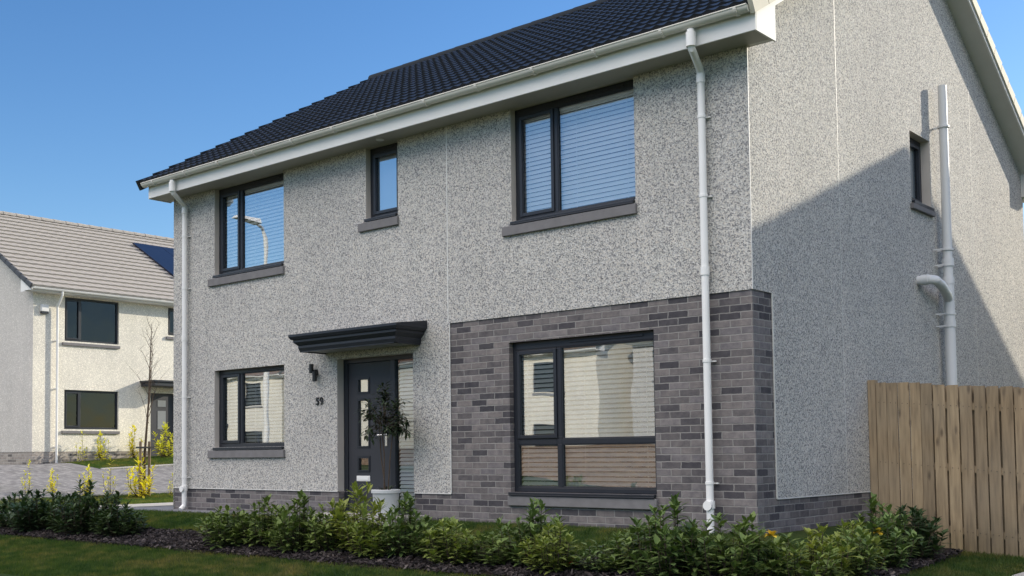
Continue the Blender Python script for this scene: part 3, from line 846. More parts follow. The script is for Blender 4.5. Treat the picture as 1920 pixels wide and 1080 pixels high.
# downpipes of the front
def downpipe(x, z0, root, shoe=True, out=.36, xo=None):
    y = -.075; xo = x-.09 if xo is None else xo
    mb = MB(); r = .040
    mb.tube([(xo, -.446, 5.23), (xo, -.446, 5.07), (xo, -.43, 5.03), (x*.9+xo*.1, -.12, 4.93), (x, y, 4.88), (x, y, 4.6)], r, 14)
    mb.tube([(x, y, 4.6), (x, y, z0+.12)], r, 14)
    for z in (4.78, 2.72): mb.tube([(x, y, z), (x, y, z+.09)], r+.008, 14)
    mb.tube([(xo, -.446, 5.05), (xo, -.446, 5.20)], r+.012, 14)
    if shoe:
        mb.tube([(x, y, z0+.30), (x, y, z0+.38)], r+.012, 14); mb.tube([(x-.0, y-.04, z0+.33), (x-.0, y-.065, z0+.33)], .05, 14)
        mb.tube([(x, y, z0+.12), (x, y-.005, z0+.06), (x+.01, y-.08, z0)], r, 14)
    o = mb.build('downpipe', PIPE, root, smooth=True)
    b = MB()
    for z in (3.55, 1.80, .52, 4.4):
        b.tube([(x, y, z), (x, y, z+.03)], r+.006, 14); b.box(x-.01, x+.07, -.030, -.0, z+.004, z+.018)
    build_split(b, 'pipe_bracket', PIPE, o)
    return o
downpipe(-.50, -.03, house, xo=-.40)
downpipe(-9.79, .02, house, xo=-9.60)
# soil and vent pipe on the gable
sp_ = MB(); X = .135; Yp = 5.60
sp_.tube([(X, Yp, 3.25), (X, Yp, 5.95)], [.062, .058], 18)
sp_.tube([(X, Yp, -.5), (X, Yp, 3.25)], .070, 18)
for z in (3.15, 2.55, 3.42): sp_.tube([(X, Yp, z), (X, Yp, z+.09)], .078, 18)
sp_.tube([(-.02, 4.80, 3.13), (.16, 4.80, 3.13), (.21, 4.85, 3.12), (.20, 5.1, 3.08), (X+.02, 5.45, 3.0), (X, Yp, 2.93)], .062, 14)
sp_.tube([(.05, 4.80, 3.13), (.14, 4.80, 3.13)], .07, 14)
so_ = sp_.build('soil_pipe', SOILP, house, smooth=True)
b = MB()
for z in (5.35, 3.62, 3.40, 2.72, 2.55, 1.2): b.box(0, X, Yp-.012, Yp+.012, z, z+.025); b.box(0.0, X*.9, Yp-.15, Yp-.135, z, z+.018) if z < 4 else None; b.tube([(X, Yp, z), (X, Yp, z+.03)], .080, 16)
build_split(b, 'pipe_bracket', SOILP, so_)
# soffit downlight
b = MB(); b.tube([(-5.22, -.18, SOF-.012), (-5.22, -.18, SOF+.002)], .055, 18); b.build('soffit_light', WHITE, house, smooth=True)

# ------------------------------------------------------------------ generic estate house (front faces local -y)
def estate(name, loc, rotz, label, width=9.5, depth=9.4, wallm=CREAM, gm=None, brick=BRICKF, tilem=TILE, wins=(), doors=(), eave=5.0, pitch=.585, pv=None, detail=True, nu=4, lintel=True, pipes=(), alarm=None, canopy=True, group=None, plinth=.38):
    t = thing(name, (0, 0, 0), label, 'house', group)
    f = Fr((0, 0, 0), (1, 0, 0), (0, -1, 0)); ry = depth/2
    hs = [(*w, ) for w in wins] + [d for d in doors]
    m = MB(); wall_panel(f, m, 0, width, plinth, eave, hs); m.build('front_wall', wallm, t)
    m = MB()
    for x in (0, width): m.poly([(x, 0, plinth), (x, depth, plinth), (x, depth, eave), (x, ry, eave+(ry)*pitch+.1), (x, 0, eave)])
    m.poly([(0, depth, plinth), (width, depth, plinth), (width, depth, eave), (0, depth, eave)])
    m.build('side_wall', gm or wallm, t)
    m = MB(); wall_panel(Fr((0, .01, 0), (1, 0, 0), (0, -1, 0)), m, .01, width-.01, -.6, plinth, [d for d in doors])
    for x in (.01, width-.01): m.poly([(x, .01, -.6), (x, depth-.01, -.6), (x, depth-.01, plinth), (x, .01, plinth)])
    m.build('plinth', brick, t)
    m = MB()
    for w in hs: reveal(f, m, *w, depth=.14)
    build_split(m, 'reveal', wallm, t)
    m = MB(); m.box(.3, width-.3, .5, .55, 0, eave); m.build('interior_wall', DARKIN, t)
    for w in wins:
        um = w[0]+(w[1]-w[0])*.29
        l = lay2(w[0], um, w[1], w[2], w[3], head=.05) if w[1]-w[0] > .9 else [(w[0]+.08, w[1]-.08, w[2]+.08, w[3]-.08, True)]
        window(f, t, *w, l, setback=.06, stone=(.09, .06, .09), glass=GLASS_F, metal=False, head=.05)
    for (a, b_, c, d) in doors:
        m = MB(); f.box(m, a, b_, -.14, -.10, c, d); do = m.build('door', ANTH_D, t)
        m = MB(); f.box(m, a+.32, a+.62, -.10, -.088, c+.95, d-.55); f.box(m, a+.32, a+.62, -.10, -.088, d-.42, d-.22); m.build('door_moulding', simple('door_glint', (.22, .23, .24), .3, .5) if 'door_glint' not in MATS else MATS['door_glint'], do)
        if canopy:
            m = MB(); m.box(a-.35, b_+.3, -.75, 0, d+.18, d+.30); m.box(a-.40, b_+.35, -.80, 0, d+.30, d+.36); bevel(m.build('door_canopy', ANTH, t), .01)
    # roof
    eo = .42; run_ = ry+eo; rise_ = run_*pitch; ez = eave+.13+(0)
    m = MB(); x0, x1 = -.30, width+.30
    pf = (lambda u, c: .006*math.sin(u*21)) 
    tiles(m, (x0, -eo, ez), (1, 0, 0), x1-x0, (0, 1, 0), run_, rise_, .34, pf, int((x1-x0)/.30)*nu, lip=.045)
    tiles(m, (x0, depth+eo, ez), (1, 0, 0), x1-x0, (0, -1, 0), run_, rise_, .34, lambda u, c: 0, 10, lip=.045)
    rf = m.build('roof', tilem, t)
    m = MB(); x = x0
    while x < x1-.02:
        x2 = min(x+.45, x1); pr = []
        for k, xx in enumerate((x, x2)):
            r = .12+(.012 if k == 0 else 0); pr += [(xx, ry+math.cos(a)*r*1.1, ez+rise_-.03+math.sin(a)*r) for a in [math.pi*j/6 for j in range(7)]]
        i0 = len(m.v); m.v += pr
        for j in range(6): m.f.append((i0+j, i0+j+1, i0+j+8, i0+j+7))
        m.f.append(tuple(range(i0, i0+7))); x = x2
    m.build('ridge_tiles', tilem, rf)
    m = MB(); ln_ = math.hypot(run_, rise_); nn = round(ln_/.34); gq_ = ln_/nn
    for xa, xb in ((x0-.02, x0+.04), (x1-.04, x1+.02)):
        for side in (0, 1):
            for c in range(nn):
                def pt(s, h, x):
                    y = -eo+run_*s/ln_ - h*rise_/ln_; z = ez+rise_*s/ln_ + h*run_/ln_
                    return (x, y if side == 0 else depth-y, z)
                s0, s1 = c*gq_-.01, (c+1)*gq_+.01
                m.hexa([pt(s0, -.08, xa), pt(s0, -.08, xb), pt(s1, -.08, xb), pt(s1, -.08, xa), pt(s0, .06, xa), pt(s0, .06, xb), pt(s1, .03, xb), pt(s1, .03, xa)])
    w_ = len(m.v)//2; q_ = MB(); q_.v = m.v[w_:]; q_.f = [tuple(k-w_ for k in f_) for f_ in m.f if f_[0] >= w_]; q_.build('verge_caps', DARKTILE, rf)
    m.f = [f_ for f_ in m.f if f_[0] < w_]; m.v = m.v[:w_]; m.build('verge_caps', DARKTILE, rf)
    m = MB(); m.box(x0+.03, x1-.03, -.36, -.335, eave, ez-.02); m.box(x0+.03, x1-.03, -.335, 0, eave, eave+.015)
    m.box(x0+.03, x1-.03, depth+.335, depth+.36, eave, ez-.02); m.box(x0+.03, x1-.03, depth, depth+.335, eave, eave+.015)
    for xa, xb in ((x0+.02, 0), (width, x1-.02)):
        for side in (0, 1):
            Y = (lambda y: y) if side == 0 else (lambda y: depth-y)
            zz = lambda y: ez-.10+(y+eo)*pitch
            m.poly([(xa, Y(-.3), zz(-.3)), (xb, Y(-.3), zz(-.3)), (xb, Y(ry), zz(ry)), (xa, Y(ry), zz(ry))])
    m.poly([(x0+.03, -.335, eave), (x0+.03, .22, eave), (x0+.03, .22, ez+.62*pitch), (x0+.03, -.335, ez)])
    build_split(m, 'fascia', WHITE, t)
    gm_ = MB(); 
    for j in range(8):
        a, b_ = math.pi*j/8, math.pi*(j+1)/8
        q = lambda x, an: (x, -.42-math.cos(an)*-.06, ez-.04-math.sin(an)*.06)
        gm_.poly([q(x0+.05, a), q(x1-.05, a), q(x1-.05, b_), q(x0+.05, b_)])
    gm_.tube([(x0+.05, -.48, ez-.04), (x1-.05, -.48, ez-.04)], .008, 6)
    gm_.build('gutter', WHITE, t)
    for x in pipes:
        p_ = MB(); p_.tube([(x-.03, -.42, ez-.08), (x-.03, -.42, ez-.2), (x, -.10, ez-.5), (x, -.10, ez-.6)], .035, 10); p_.tube([(x, -.10, ez-.6), (x, -.10, .05)], .035, 10)
        for z in (.5, 2.2, 3.6): p_.box(x-.04, x+.04, -.1, 0, z, z+.03)
        p_.build('downpipe', WHITE, t, smooth=True)
    if alarm:
        p_ = MB(); p_.box(alarm[0], alarm[0]+.24, -.09, 0, alarm[1]+.06, alarm[1]+.26); bevel(p_.build('alarm_box', WHITE, t), .02)
        q_ = MB(); q_.box(alarm[0]+.01, alarm[0]+.23, -.085, 0, alarm[1], alarm[1]+.06); q_.build('alarm_base', ANTH, t)
    if pv:
        u0, u1, s0, s1, nn = pv; ln_ = math.hypot(run_, rise_)
        def pp(u, s, h): return (u, -eo+run_*s/ln_ - h*rise_/ln_, ez+rise_*s/ln_ + h*run_/ln_)
        w = (u1-u0)/nn
        for k in range(nn):
            a, b_ = u0+k*w+.01, u0+(k+1)*w-.01
            m = MB(); m.hexa([pp(a, s0, .05), pp(b_, s0, .05), pp(b_, s1, .05), pp(a, s1, .05), pp(a, s0, .10), pp(b_, s0, .10), pp(b_, s1, .10), pp(a, s1, .10)])
            m.build('solar_panel', PANEL, rf)
    t.location = loc; t.rotation_euler = (0, 0, rotz)
    return t

# far house to the left: its front faces +x; local x -> world +y
FZ = .66
def fy(y): return y-5.45
far_w = [(fy(6.45), fy(8.26), 4.30-FZ, 5.60-FZ), (fy(6.45), fy(8.26), 1.70-FZ, 2.86-FZ), (fy(10.04), fy(10.7), 4.72-FZ, 5.60-FZ), (fy(12.2), fy(14.0), 4.30-FZ, 5.60-FZ), (fy(12.2), fy(14.0), 1.7-FZ, 2.86-FZ)]
estate('house', (-25, 5.45, FZ), math.pi/2, 'distant cream roughcast house with pale grey tiled roof and solar panels, at the left edge', 9.6, 9.8, CREAM, CREAM_SHADED, BRICKF, TILE,
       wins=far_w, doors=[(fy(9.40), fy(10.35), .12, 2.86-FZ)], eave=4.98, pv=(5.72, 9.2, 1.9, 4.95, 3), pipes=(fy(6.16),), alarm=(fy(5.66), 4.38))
# neighbouring house behind, out of the frame, that throws the gabled shadow on the wall
estate('house', (4.10, 8.6, 0.0), 0, 'neighbouring grey house behind the timber fence whose roof shades the gable', 9.5, 9.8, DASH, DASH, BRICK, SLATE,
       wins=[(.9, 2.6, 3.6, 4.95), (6.2, 7.9, 3.6, 4.95), (6.2, 7.9, .9, 2.2)], doors=[(3.9, 4.9, .1, 2.2)], eave=5.06, pitch=.58)
# houses across the street, seen mirrored in the windows
ow = [(1.7, 3.3, 3.5, 4.75), (4.9, 5.6, 3.7, 4.75), (6.6, 8.2, 3.5, 4.75), (1.7, 3.3, .9, 2.1)]
for x, k, mt, lab in ((-10.6, 1, DASH, 'grey pebble-dashed house across the street with brown roof'), (-20.7, 0, CREAM, 'cream house across the street mirrored in the large brick-panel window'),
                (-31.0, .3, CREAM, 'cream house across the street mirrored in the glass beside the door'), (-41.2, .5, CREAM, 'cream house farthest along the opposite side of the street')):
    estate('house', (x, -27.5-1.2*k, -.05+.3*k), math.pi, lab, 9.2, 9.0, mt, mt, BRICKR, BROWNTILE, wins=ow, doors=[(5.0, 5.95, .1, 2.2)], eave=5.0, group='houses across the street')
gw = MB(); gw.box(-54, -6, -22.4, -22.15, -.9, 1.05); gw.box(-54, -6, -22.45, -22.10, 1.05, 1.12)
tag(gw.build('garden_wall', BRICKR), 'long red brown brick garden wall across the street', 'wall')

# ------------------------------------------------------------------ timber fence
fence = thing('wooden_fence', (2.0, 2.95, -.35), 'weathered vertical board timber fence running from the gable wall to the right edge', 'fence')
def ftop(x): return 1.69-.085*x + (0 if x < 3 else 0)
mb = MB(); x = .10; k = 0
rr = random.Random(3)
while x < 5.5:
    w = rr.uniform(.118, .130)
    yo = 2.95 + rr.uniform(-.003, .003); dz = rr.uniform(-.012, .014); zt = ftop(x+w/2)+dz; zb = TZ(x, 2.9)-.03
    tl = rr.uniform(-.004, .004)
    mb.hexa([(x, yo, zb), (x+w, yo, zb), (x+w, yo+.018, zb), (x, yo+.018, zb), (x+tl, yo, zt), (x+w+tl, yo, zt), (x+w+tl, yo+.018, zt), (x+tl, yo+.018, zt)])
    x += w + rr.choice([.004, .010, .016, .022]); k += 1
nf0 = len(mb.f); x = .10; rr = random.Random(3)
for (xn) in [.10+.138*k_+.03+e_ for k_ in range(39) for e_ in (0, .062)]:
    for zo in (.24, .96, 1.68):
        mb.box(xn, xn+.007, 2.944, 2.949, ftop(xn)-zo-.004, ftop(xn)-zo+.003)
bo = mb.build('fence_boards', WOOD, fence); bo.data.materials.append(BLACK)
for p_ in bo.data.polygons:
    if p_.index >= nf0: p_.material_index = 1
mb = MB(); x = .04
while x < 5.5:
    w = .12; zt = ftop(x+w/2)-.01+rr.uniform(-.01, .01)
    mb.box(x, x+w, 3.012, 3.030, TZ(x, 2.9), zt); x += .152
mb.build('rear_boards', WOOD, fence)
mb = MB()
for zo in (.28, 1.0, 1.72):
    mb.hexa([(0.02, 2.969, ftop(0)-zo), (5.5, 2.969, ftop(5.5)-zo), (5.5, 3.011, ftop(5.5)-zo), (0.02, 3.011, ftop(0)-zo), (0.02, 2.969, ftop(0)-zo+.08), (5.5, 2.969, ftop(5.5)-zo+.08), (5.5, 3.011, ftop(5.5)-zo+.08), (0.02, 3.011, ftop(0)-zo+.08)])
build_split(mb, 'fence_rail', WOOD, fence)
for x in (.005, 1.9, 3.8):
    mb = MB(); mb.box(x, x+.09, 2.94 if x < .1 else 3.035, 3.03 if x < .1 else 3.12, TZ(x, 3)-.05, ftop(x)+.02); mb.build('fence_post', WOOD, fence)

# ------------------------------------------------------------------ planting
def leaf(V, F, base, d, up, L, w, curl=.25):
    """folded, arched oblong leaf of 10 verts"""
    d = d.normalized(); s = d.cross(up)
    if s.length < 1e-3: s = Vector((1, 0, 0))
    s.normalize(); nrm = s.cross(d); nrm.normalize()
    i = len(V)
    sec = [(0, .12), (.3, .85), (.65, 1.0), (1, .05)]
    for t, ww in sec:
        c = base + d*(L*t) - nrm*(curl*L*t*t) 
        V.append(tuple(c - s*(w*ww*.5) + nrm*(.12*w*ww))); V.append(tuple(c)); V.append(tuple(c + s*(w*ww*.5) + nrm*(.12*w*ww)))
    for k in range(3):
        a = i+k*3; F.append((a, a+1, a+4, a+3)); F.append((a+1, a+2, a+5, a+4))

def shrub_mesh(seed, R=.36, Hh=.62, shoots=34, ll=.130, lw=.050, wh=17, mat=LAUREL, leaders=3):
    r = random.Random(seed); V = []; F = []; st = MB()
    for k in range(shoots+leaders):
        lead = k >= shoots
        a = r.uniform(0, 2*math.pi); q = math.sqrt(r.random())*(.45 if lead else 1)
        hgt = Hh*r.uniform(.92, 1.12) if lead else Hh*(1-.25*q*q)*r.uniform(.30, .98)
        ca, sa = math.cos(a), math.sin(a)
        b = Vector((ca*q*R*.3, sa*q*R*.3, 0)); tip = Vector((ca*q*R, sa*q*R, hgt))
        mid = (b+tip)/2 + Vector((ca, sa, 0))*.07*q + Vector((0, 0, -.03))
        st.tube([b, mid, tip], [.007, .005, .003], 4, cap=False)
        nl = int(wh*(1.25 if lead else 1)*r.uniform(.7, 1.3)); ax = (tip-mid).normalized()
        az = r.uniform(0, 6.28)
        for j in range(nl):
            f_ = 1-(j/nl)**1.45*.92
            p = mid.lerp(tip, (f_-.4)/.6) if f_ > .4 else b.lerp(mid, f_/.4)
            az += 2.4+r.uniform(-.3, .3)
            o = Vector((math.cos(az), math.sin(az), 0)); el = (1.15 if j < 5 else .75)*(f_**2)*r.uniform(.7, 1.15)+r.uniform(-.15, .25)
            d = o*math.cos(el) + ax*math.sin(el)
            sc_ = (.65 if j < 3 else 1.0)*r.uniform(.7, 1.2)
            leaf(V, F, p, d, Vector((0, 0, 1)), ll*sc_, lw*sc_*r.uniform(.8, 1.2), curl=r.uniform(.0, .45))
    me = bpy.data.meshes.new('leaves'); me.from_pydata(V, [], F); me.materials.append(mat)
    me.polygons.foreach_set('use_smooth', [True]*len(me.polygons))
    ms = bpy.data.meshes.new('stems'); ms.from_pydata(st.v, [], st.f); ms.materials.append(BARK)
    return me, ms
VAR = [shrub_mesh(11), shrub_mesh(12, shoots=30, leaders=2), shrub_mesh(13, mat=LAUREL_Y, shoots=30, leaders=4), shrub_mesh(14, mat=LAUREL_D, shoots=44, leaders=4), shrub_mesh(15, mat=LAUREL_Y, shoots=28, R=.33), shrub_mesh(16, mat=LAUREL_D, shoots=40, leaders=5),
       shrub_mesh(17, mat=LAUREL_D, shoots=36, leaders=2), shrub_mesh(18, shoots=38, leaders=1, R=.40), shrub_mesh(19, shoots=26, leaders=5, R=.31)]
SUNV = [shrub_mesh(31, R=.26, Hh=.80, shoots=12, ll=.15, lw=.060, wh=11, mat=SUNNY, leaders=2), shrub_mesh(32, R=.18, Hh=.90, shoots=6, ll=.13, lw=.05, wh=10, mat=SUNNY, leaders=1), shrub_mesh(33, R=.28, Hh=.75, shoots=22, ll=.14, lw=.055, wh=12, mat=SUNNY)]
def plant(var, x, y, s, rz, label, group, name='laurel_shrub', cat='shrub', sz=1.0, lift=.02):
    t = thing(name, (x, y, TZ(x, y)+lift), label, cat, group); t.rotation_euler = (0, 0, rz); t.scale = (s, s, s*sz)
    for nm, me in (('foliage', var[0]), ('stems', var[1])):
        o = bpy.data.objects.new(nm, me); COL.objects.link(o); o.parent = t
    return t
GH = 'laurel shrubs of the front hedge bed'
R2 = random.Random(21)
def hedge(t, var, w, h, lab, off=0):
    (x, y), n = bedc(t)
    return plant(VAR[var], x+n[0]*off, y+n[1]*off, w, R2.uniform(0, 6.28), lab, GH, sz=h*.92/(.76*w))
T0 = 12.4
LEFTL = 'dark green laurel in the shaded left clump, {}'
CL = ['farthest left', 'second from the left end', 'third from the left end', 'fourth from the left end', 'fifth from the left end', 'tallest, with a pointed crown', 'seventh from the left end', 'eighth from the left end', 'last before the bare mulch']
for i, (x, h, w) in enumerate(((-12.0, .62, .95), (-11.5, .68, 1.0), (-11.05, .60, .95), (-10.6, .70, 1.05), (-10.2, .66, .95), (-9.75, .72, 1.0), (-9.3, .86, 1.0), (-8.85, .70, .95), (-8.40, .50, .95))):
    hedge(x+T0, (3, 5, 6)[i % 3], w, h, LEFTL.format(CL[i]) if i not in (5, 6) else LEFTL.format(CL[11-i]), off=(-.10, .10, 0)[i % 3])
MID = [(-6.20, 7, .90, .52, 'low rounded green laurel just right of the bare mulch gap'),
       (-5.80, 0, .95, .58, 'green laurel second right of the mulch gap, below the brick plinth'),
       (-5.38, 8, .95, .66, 'narrow green laurel third right of the mulch gap, below the brick plinth'),
       (-5.00, 1, 1.00, .62, 'green laurel fourth right of the mulch gap, below the brick plinth'),
       (-4.58, 8, 1.00, .76, 'upright green laurel in front of the brick plinth, left of the doorway'),
       (-4.15, 0, .95, .62, 'green laurel in front of the left door jamb'),
       (-3.82, 2, 1.00, .88, 'yellow-green laurel with the tallest tip, in front of the dark door'),
       (-3.40, 4, .95, .66, 'yellow-green laurel in front of the left half of the white pot'),
       (-3.02, 8, .90, .74, 'spiky green laurel in front of the right half of the white pot'),
       (-2.62, 1, .90, .52, 'low green laurel below the render pier between door and brick panel'),
       (-2.22, 2, .85, .52, 'low olive laurel in front of the left edge of the brick panel'),
       (-1.78, 7, .85, .42, 'low spreading laurel left of the large window'),
       (-1.36, 0, .95, .72, 'tall green laurel below the mullion of the large window'),
       (-.96, 2, .85, .54, 'yellow-green laurel below the middle of the large window'),
       (-.55, 1, .75, .34, 'lowest green laurel in the dip of the hedge below the large window'),
       (-.12, 0, .95, .56, 'green laurel right of the dip in the hedge'),
       (.22, 8, 1.00, .80, 'tall pointed laurel below the right edge of the large window'),
       (.58, 7, .95, .66, 'dense green laurel at the foot of the white downpipe')]
for i, (x, v, w, h, lab) in enumerate(MID): hedge(x+T0, v, w, h, lab, off=(.10, -.12, .02)[i % 3])
TR = [(13.30, 8, .95, .64, 'green laurel in front of the brick corner, left of a yellow bloom'), (13.72, 7, .90, .56, 'green laurel at the bend of the bed, right of the left yellow bloom'), (14.15, 4, .90, .58, 'olive laurel just round the bend of the bed'), (14.62, 1, .90, .58, 'green laurel below the right brick plinth'),
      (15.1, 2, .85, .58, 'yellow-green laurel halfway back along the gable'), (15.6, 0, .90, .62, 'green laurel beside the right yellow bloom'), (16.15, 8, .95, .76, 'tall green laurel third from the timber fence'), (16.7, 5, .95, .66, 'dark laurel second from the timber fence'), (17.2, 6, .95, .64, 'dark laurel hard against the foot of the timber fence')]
for i, (t, v, w, h, lab) in enumerate(TR): hedge(t, v, w, h, lab, off=(.08, -.06)[i % 2])

# a few blooms and a red tip among the laurels
def bloom(name, p, r, mat, lab, cat):
    V = []; F = []; rr_ = random.Random(int(p[0]*100))
    for k in range(26):
        a = rr_.uniform(0, 6.28); e = rr_.uniform(-.2, 1.4); d = Vector((math.cos(a)*math.cos(e), math.sin(a)*math.cos(e), math.sin(e)))
        leaf(V, F, Vector(p), d, Vector((0, 0, 1)), r, r*.6, .3)
    mb = MB(); mb.v = V; mb.f = F
    tag(mb.build(name, mat, smooth=True), lab, cat)
bloom('yellow_flower', (1.12, -2.02, .17), .06, YFLOWER, 'yellow bloom low on the hedge in front of the brick corner', 'flower')
bloom('yellow_flower', (1.10, .30, .06), .06, YFLOWER, 'yellow bloom in the hedge near the timber fence', 'flower')

bloom('red_shoot', (-.78, -2.15, -.14), .05, RFLOWER, 'small red leaf tuft in the hedge left of the white downpipe', 'plant')
# sunlit plants by the driveway on the left
GS = 'yellow-green plants beside the driveway'
SP = [(-19.6, 1.35, 0, 1.0, 'bright yellow-green plant at the far left edge before the driveway'),
      (-18.3, 1.75, 1, .75, 'thin yellow-green plant second from the left edge, before the driveway'),
      (-18.2, 2.35, 0, .62, 'low yellow-green plant before the driveway, third from the left edge'),
      (-17.4, 2.65, 0, .80, 'yellow-green plant before the driveway above the dark hedge clump'),
      (-17.5, 3.35, 1, .9, 'sparse pale plant left of the staked sapling'),
      (-17.0, 3.85, 2, 1.15, 'tall yellow-green bush immediately left of the staked sapling'),
      (-17.3, 4.85, 1, .50, 'small plant right of the staked sapling'),
      (-17.2, 5.35, 1, .58, 'small sparse plant at the corner of the big house'),]
for x, y, v, s, lab in SP: plant(SUNV[v], x, y, s, R2.uniform(0, 6), lab, GS, name='garden_plant', cat='plant')
SQ = [(-24.5, 6.75, 1, .95, 'slim yellow-green shrub below the left edge of the distant ground floor window'), (-24.5, 7.45, 0, 1.0, 'yellow-green shrub below the middle of the distant ground floor window'),
      (-24.5, 8.55, 0, 1.15, 'yellow-green shrub right of the distant ground floor window'), (-24.2, 9.35, 2, 1.25, 'dense yellow-green shrub left of the distant front door')]
for x, y, v, s, lab in SQ: plant(SUNV[v], x, y, s, R2.uniform(0, 6), lab, 'yellow-green shrubs against the distant house', name='garden_shrub', cat='shrub')

# sapling with two stakes
def branch(mb, p, d, L, r, dep, rr_):
    pts = [p]; q = p.copy(); dd = d.copy(); n = 5
    for k in range(n):
        dd = (dd + Vector((rr_.uniform(-.16, .16), rr_.uniform(-.16, .16), rr_.uniform(-.02, .14)))).normalized(); q = q+dd*L/n; pts.append(q.copy())
        if dep > 0 and k >= 1:
            for _ in range(2 if dep > 1 else 1):
                a = rr_.uniform(0, 6.28); o = Vector((math.cos(a), math.sin(a), rr_.uniform(.5, 1.3))).normalized()
                branch(mb, q.copy(), o, L*rr_.uniform(.28, .5), r*.45, dep-1, rr_)
    mb.tube(pts, [r*(1-.75*k/n) for k in range(n+1)], 5, cap=False)
sx, sy = -17.1, 3.98; sz = TZ(sx, sy)
sap = thing('sapling', (sx, sy, sz), 'thin bare sapling tied between two timber stakes by the driveway', 'tree')
mb = MB(); tr_pts = [(sx, sy, sz), (sx, sy+.02, sz+1.0), (sx+.03, sy+.1, sz+2.2), (sx, sy+.16, sz+3.2), (sx, sy+.2, sz+4.0)]
mb.tube(tr_pts, [.035, .030, .022, .014, .005], 8, cap=False); mb.build('trunk', BARK, sap, smooth=True)
mb = MB(); rr_ = random.Random(5)
for k in range(15):
    z = 1.7+k*.15; a = rr_.uniform(0, 6.28)
    branch(mb, Vector((sx+.02, sy+.02+.05*z, sz+z)), Vector((math.cos(a)*.5, math.sin(a)*.5, 1)).normalized(), .75*(1.15-k*.045), .008, 1, rr_)
mb.build('branches', BARK, sap)
for dx, dy, lab in ((.10, -.16, 'left timber stake of the bare sapling'), (.0, .14, 'right timber stake of the bare sapling')):
    mb = MB(); mb.tube([(sx+dx, sy+dy, sz-.05), (sx+dx, sy+dy, sz+1.28)], [.034, .032], 8); s_ = mb.build('tree_stake', STAKE)
    tag(s_, lab, 'stake', 'stakes of the sapling')
mb = MB(); mb.box(sx-.03, sx+.14, sy-.20, sy+.18, sz+1.12, sz+1.16); mb.build('tree_tie', BLACK, sap)

# street lamp across the lawn: only its mirror image shows in the upper left window
lx, ly = -17.2, -7.4; lz = TZ(lx, ly)
lamp = thing('street_lamp', (lx, ly, lz), 'slim pale street lamp mirrored in the upper left window', 'street lamp')
mb = MB(); mb.tube([(lx, ly, lz), (lx, ly, lz+6.6), (lx+.05, ly+.15, lz+6.85), (lx+.1, ly+.4, lz+6.95)], [.07, .05, .04, .035], 10); mb.build('lamp_post', PIPE, lamp, smooth=True)
mb = MB(); mb.hexa([(lx-.05, ly+.3, lz+6.9), (lx+.25, ly+.3, lz+6.9), (lx+.25, ly+1.05, lz+6.98), (lx-.05, ly+1.05, lz+6.98), (lx, ly+.3, lz+7.03), (lx+.2, ly+.3, lz+7.03), (lx+.2, ly+1.0, lz+7.05), (lx, ly+1.0, lz+7.05)]); bevel(mb.build('lamp_head', PIPE, lamp), .02)

# potted bay tree on the step
px_, py_, pz_ = -5.00, -.34, .077
pot = thing('plant_pot', (px_, py_, pz_), 'round off-white plant pot standing on the front doorstep', 'pot')
mb = MB(); n = 32
pr = [(.150, 0), (.158, .02), (.172, .28), (.176, .288), (.190, .292), (.192, .330), (.186, .336), (.170, .336), (.165, .30)]
for (r, z) in pr:
    for j in range(n): a = 2*math.pi*j/n; mb.v.append((px_+r*math.cos(a), py_+r*math.sin(a), pz_+z))
for k in range(len(pr)-1):
    for j in range(n): mb.f.append((k*n+j, k*n+(j+1) % n, (k+1)*n+(j+1) % n, (k+1)*n+j))
mb.f.append(tuple(range(n))[::-1]); mb.build('pot_body', POT, pot, smooth=True)
mb = MB(); mb.poly([(px_+.167*math.cos(2*math.pi*j/n), py_+.167*math.sin(2*math.pi*j/n), pz_+.315) for j in range(n)]); mb.build('pot_soil', SOIL, pot)
tree = thing('potted_tree', (px_, py_, pz_+.315), 'small sparse dark-leaved tree growing in the off-white pot by the door', 'tree')
r5 = random.Random(9); V = []; F = []; st = MB(); base = Vector((px_, py_, pz_+.315))
c0 = Vector((px_-.0, py_-.02, 1.36))
for k in range(3):
    a = k*2.1+.4; top = c0 + Vector((math.cos(a)*.16, math.sin(a)*.06, -.12+.06*k))
    st.tube([base+Vector((math.cos(a)*.03, math.sin(a)*.03, 0)), (base+top)/2+Vector((math.cos(a+1)*.03, 0, 0)), top], [.009, .008, .006], 6, cap=False)
for k in range(72):
    a = r5.uniform(0, 6.28); q = r5.random()**.5
    e = Vector((math.cos(a)*q*.36, math.sin(a)*q*.26, r5.uniform(-.34, .34)*math.sqrt(max(.05, 1-q*q*.8)))) + c0
    if k < 9: e = c0 + Vector((r5.uniform(-.04, .10), 0, r5.uniform(.28, .42)))
    if 9 <= k < 20: e = c0 + Vector((r5.uniform(.26, .46), r5.uniform(-.1, .1), r5.uniform(-.24, .05)))
    s0 = c0 + (e-c0)*.15 + Vector((0, 0, -.12))
    mid = (s0+e)/2 + Vector((0, 0, .03)); st.tube([s0, mid, e], [.004, .003, .0018], 4, cap=False)
    az = r5.uniform(0, 6)
    for j in range(8):
        az += 2.3; p = mid.lerp(e, j/7.0); o = Vector((math.cos(az), math.sin(az), r5.uniform(-.5, .6))); d = (o+(e-mid).normalized()*.6)
        leaf(V, F, p, d, Vector((0, 0, 1)), r5.uniform(.075, .125), r5.uniform(.026, .038), r5.uniform(.1, .5))
mb = MB(); mb.v = V; mb.f = F; mb.build('foliage', BAY, tree, smooth=True)
st.build('stems', BARK, tree)
V = []; F = []
for k in range(26):
    a = r5.uniform(0, 6.28); leaf(V, F, base+Vector((math.cos(a)*.05, math.sin(a)*.05, 0)), Vector((math.cos(a), math.sin(a), r5.uniform(.6, 2.5))), Vector((0, 0, 1)), r5.uniform(.06, .13), .02, .4)
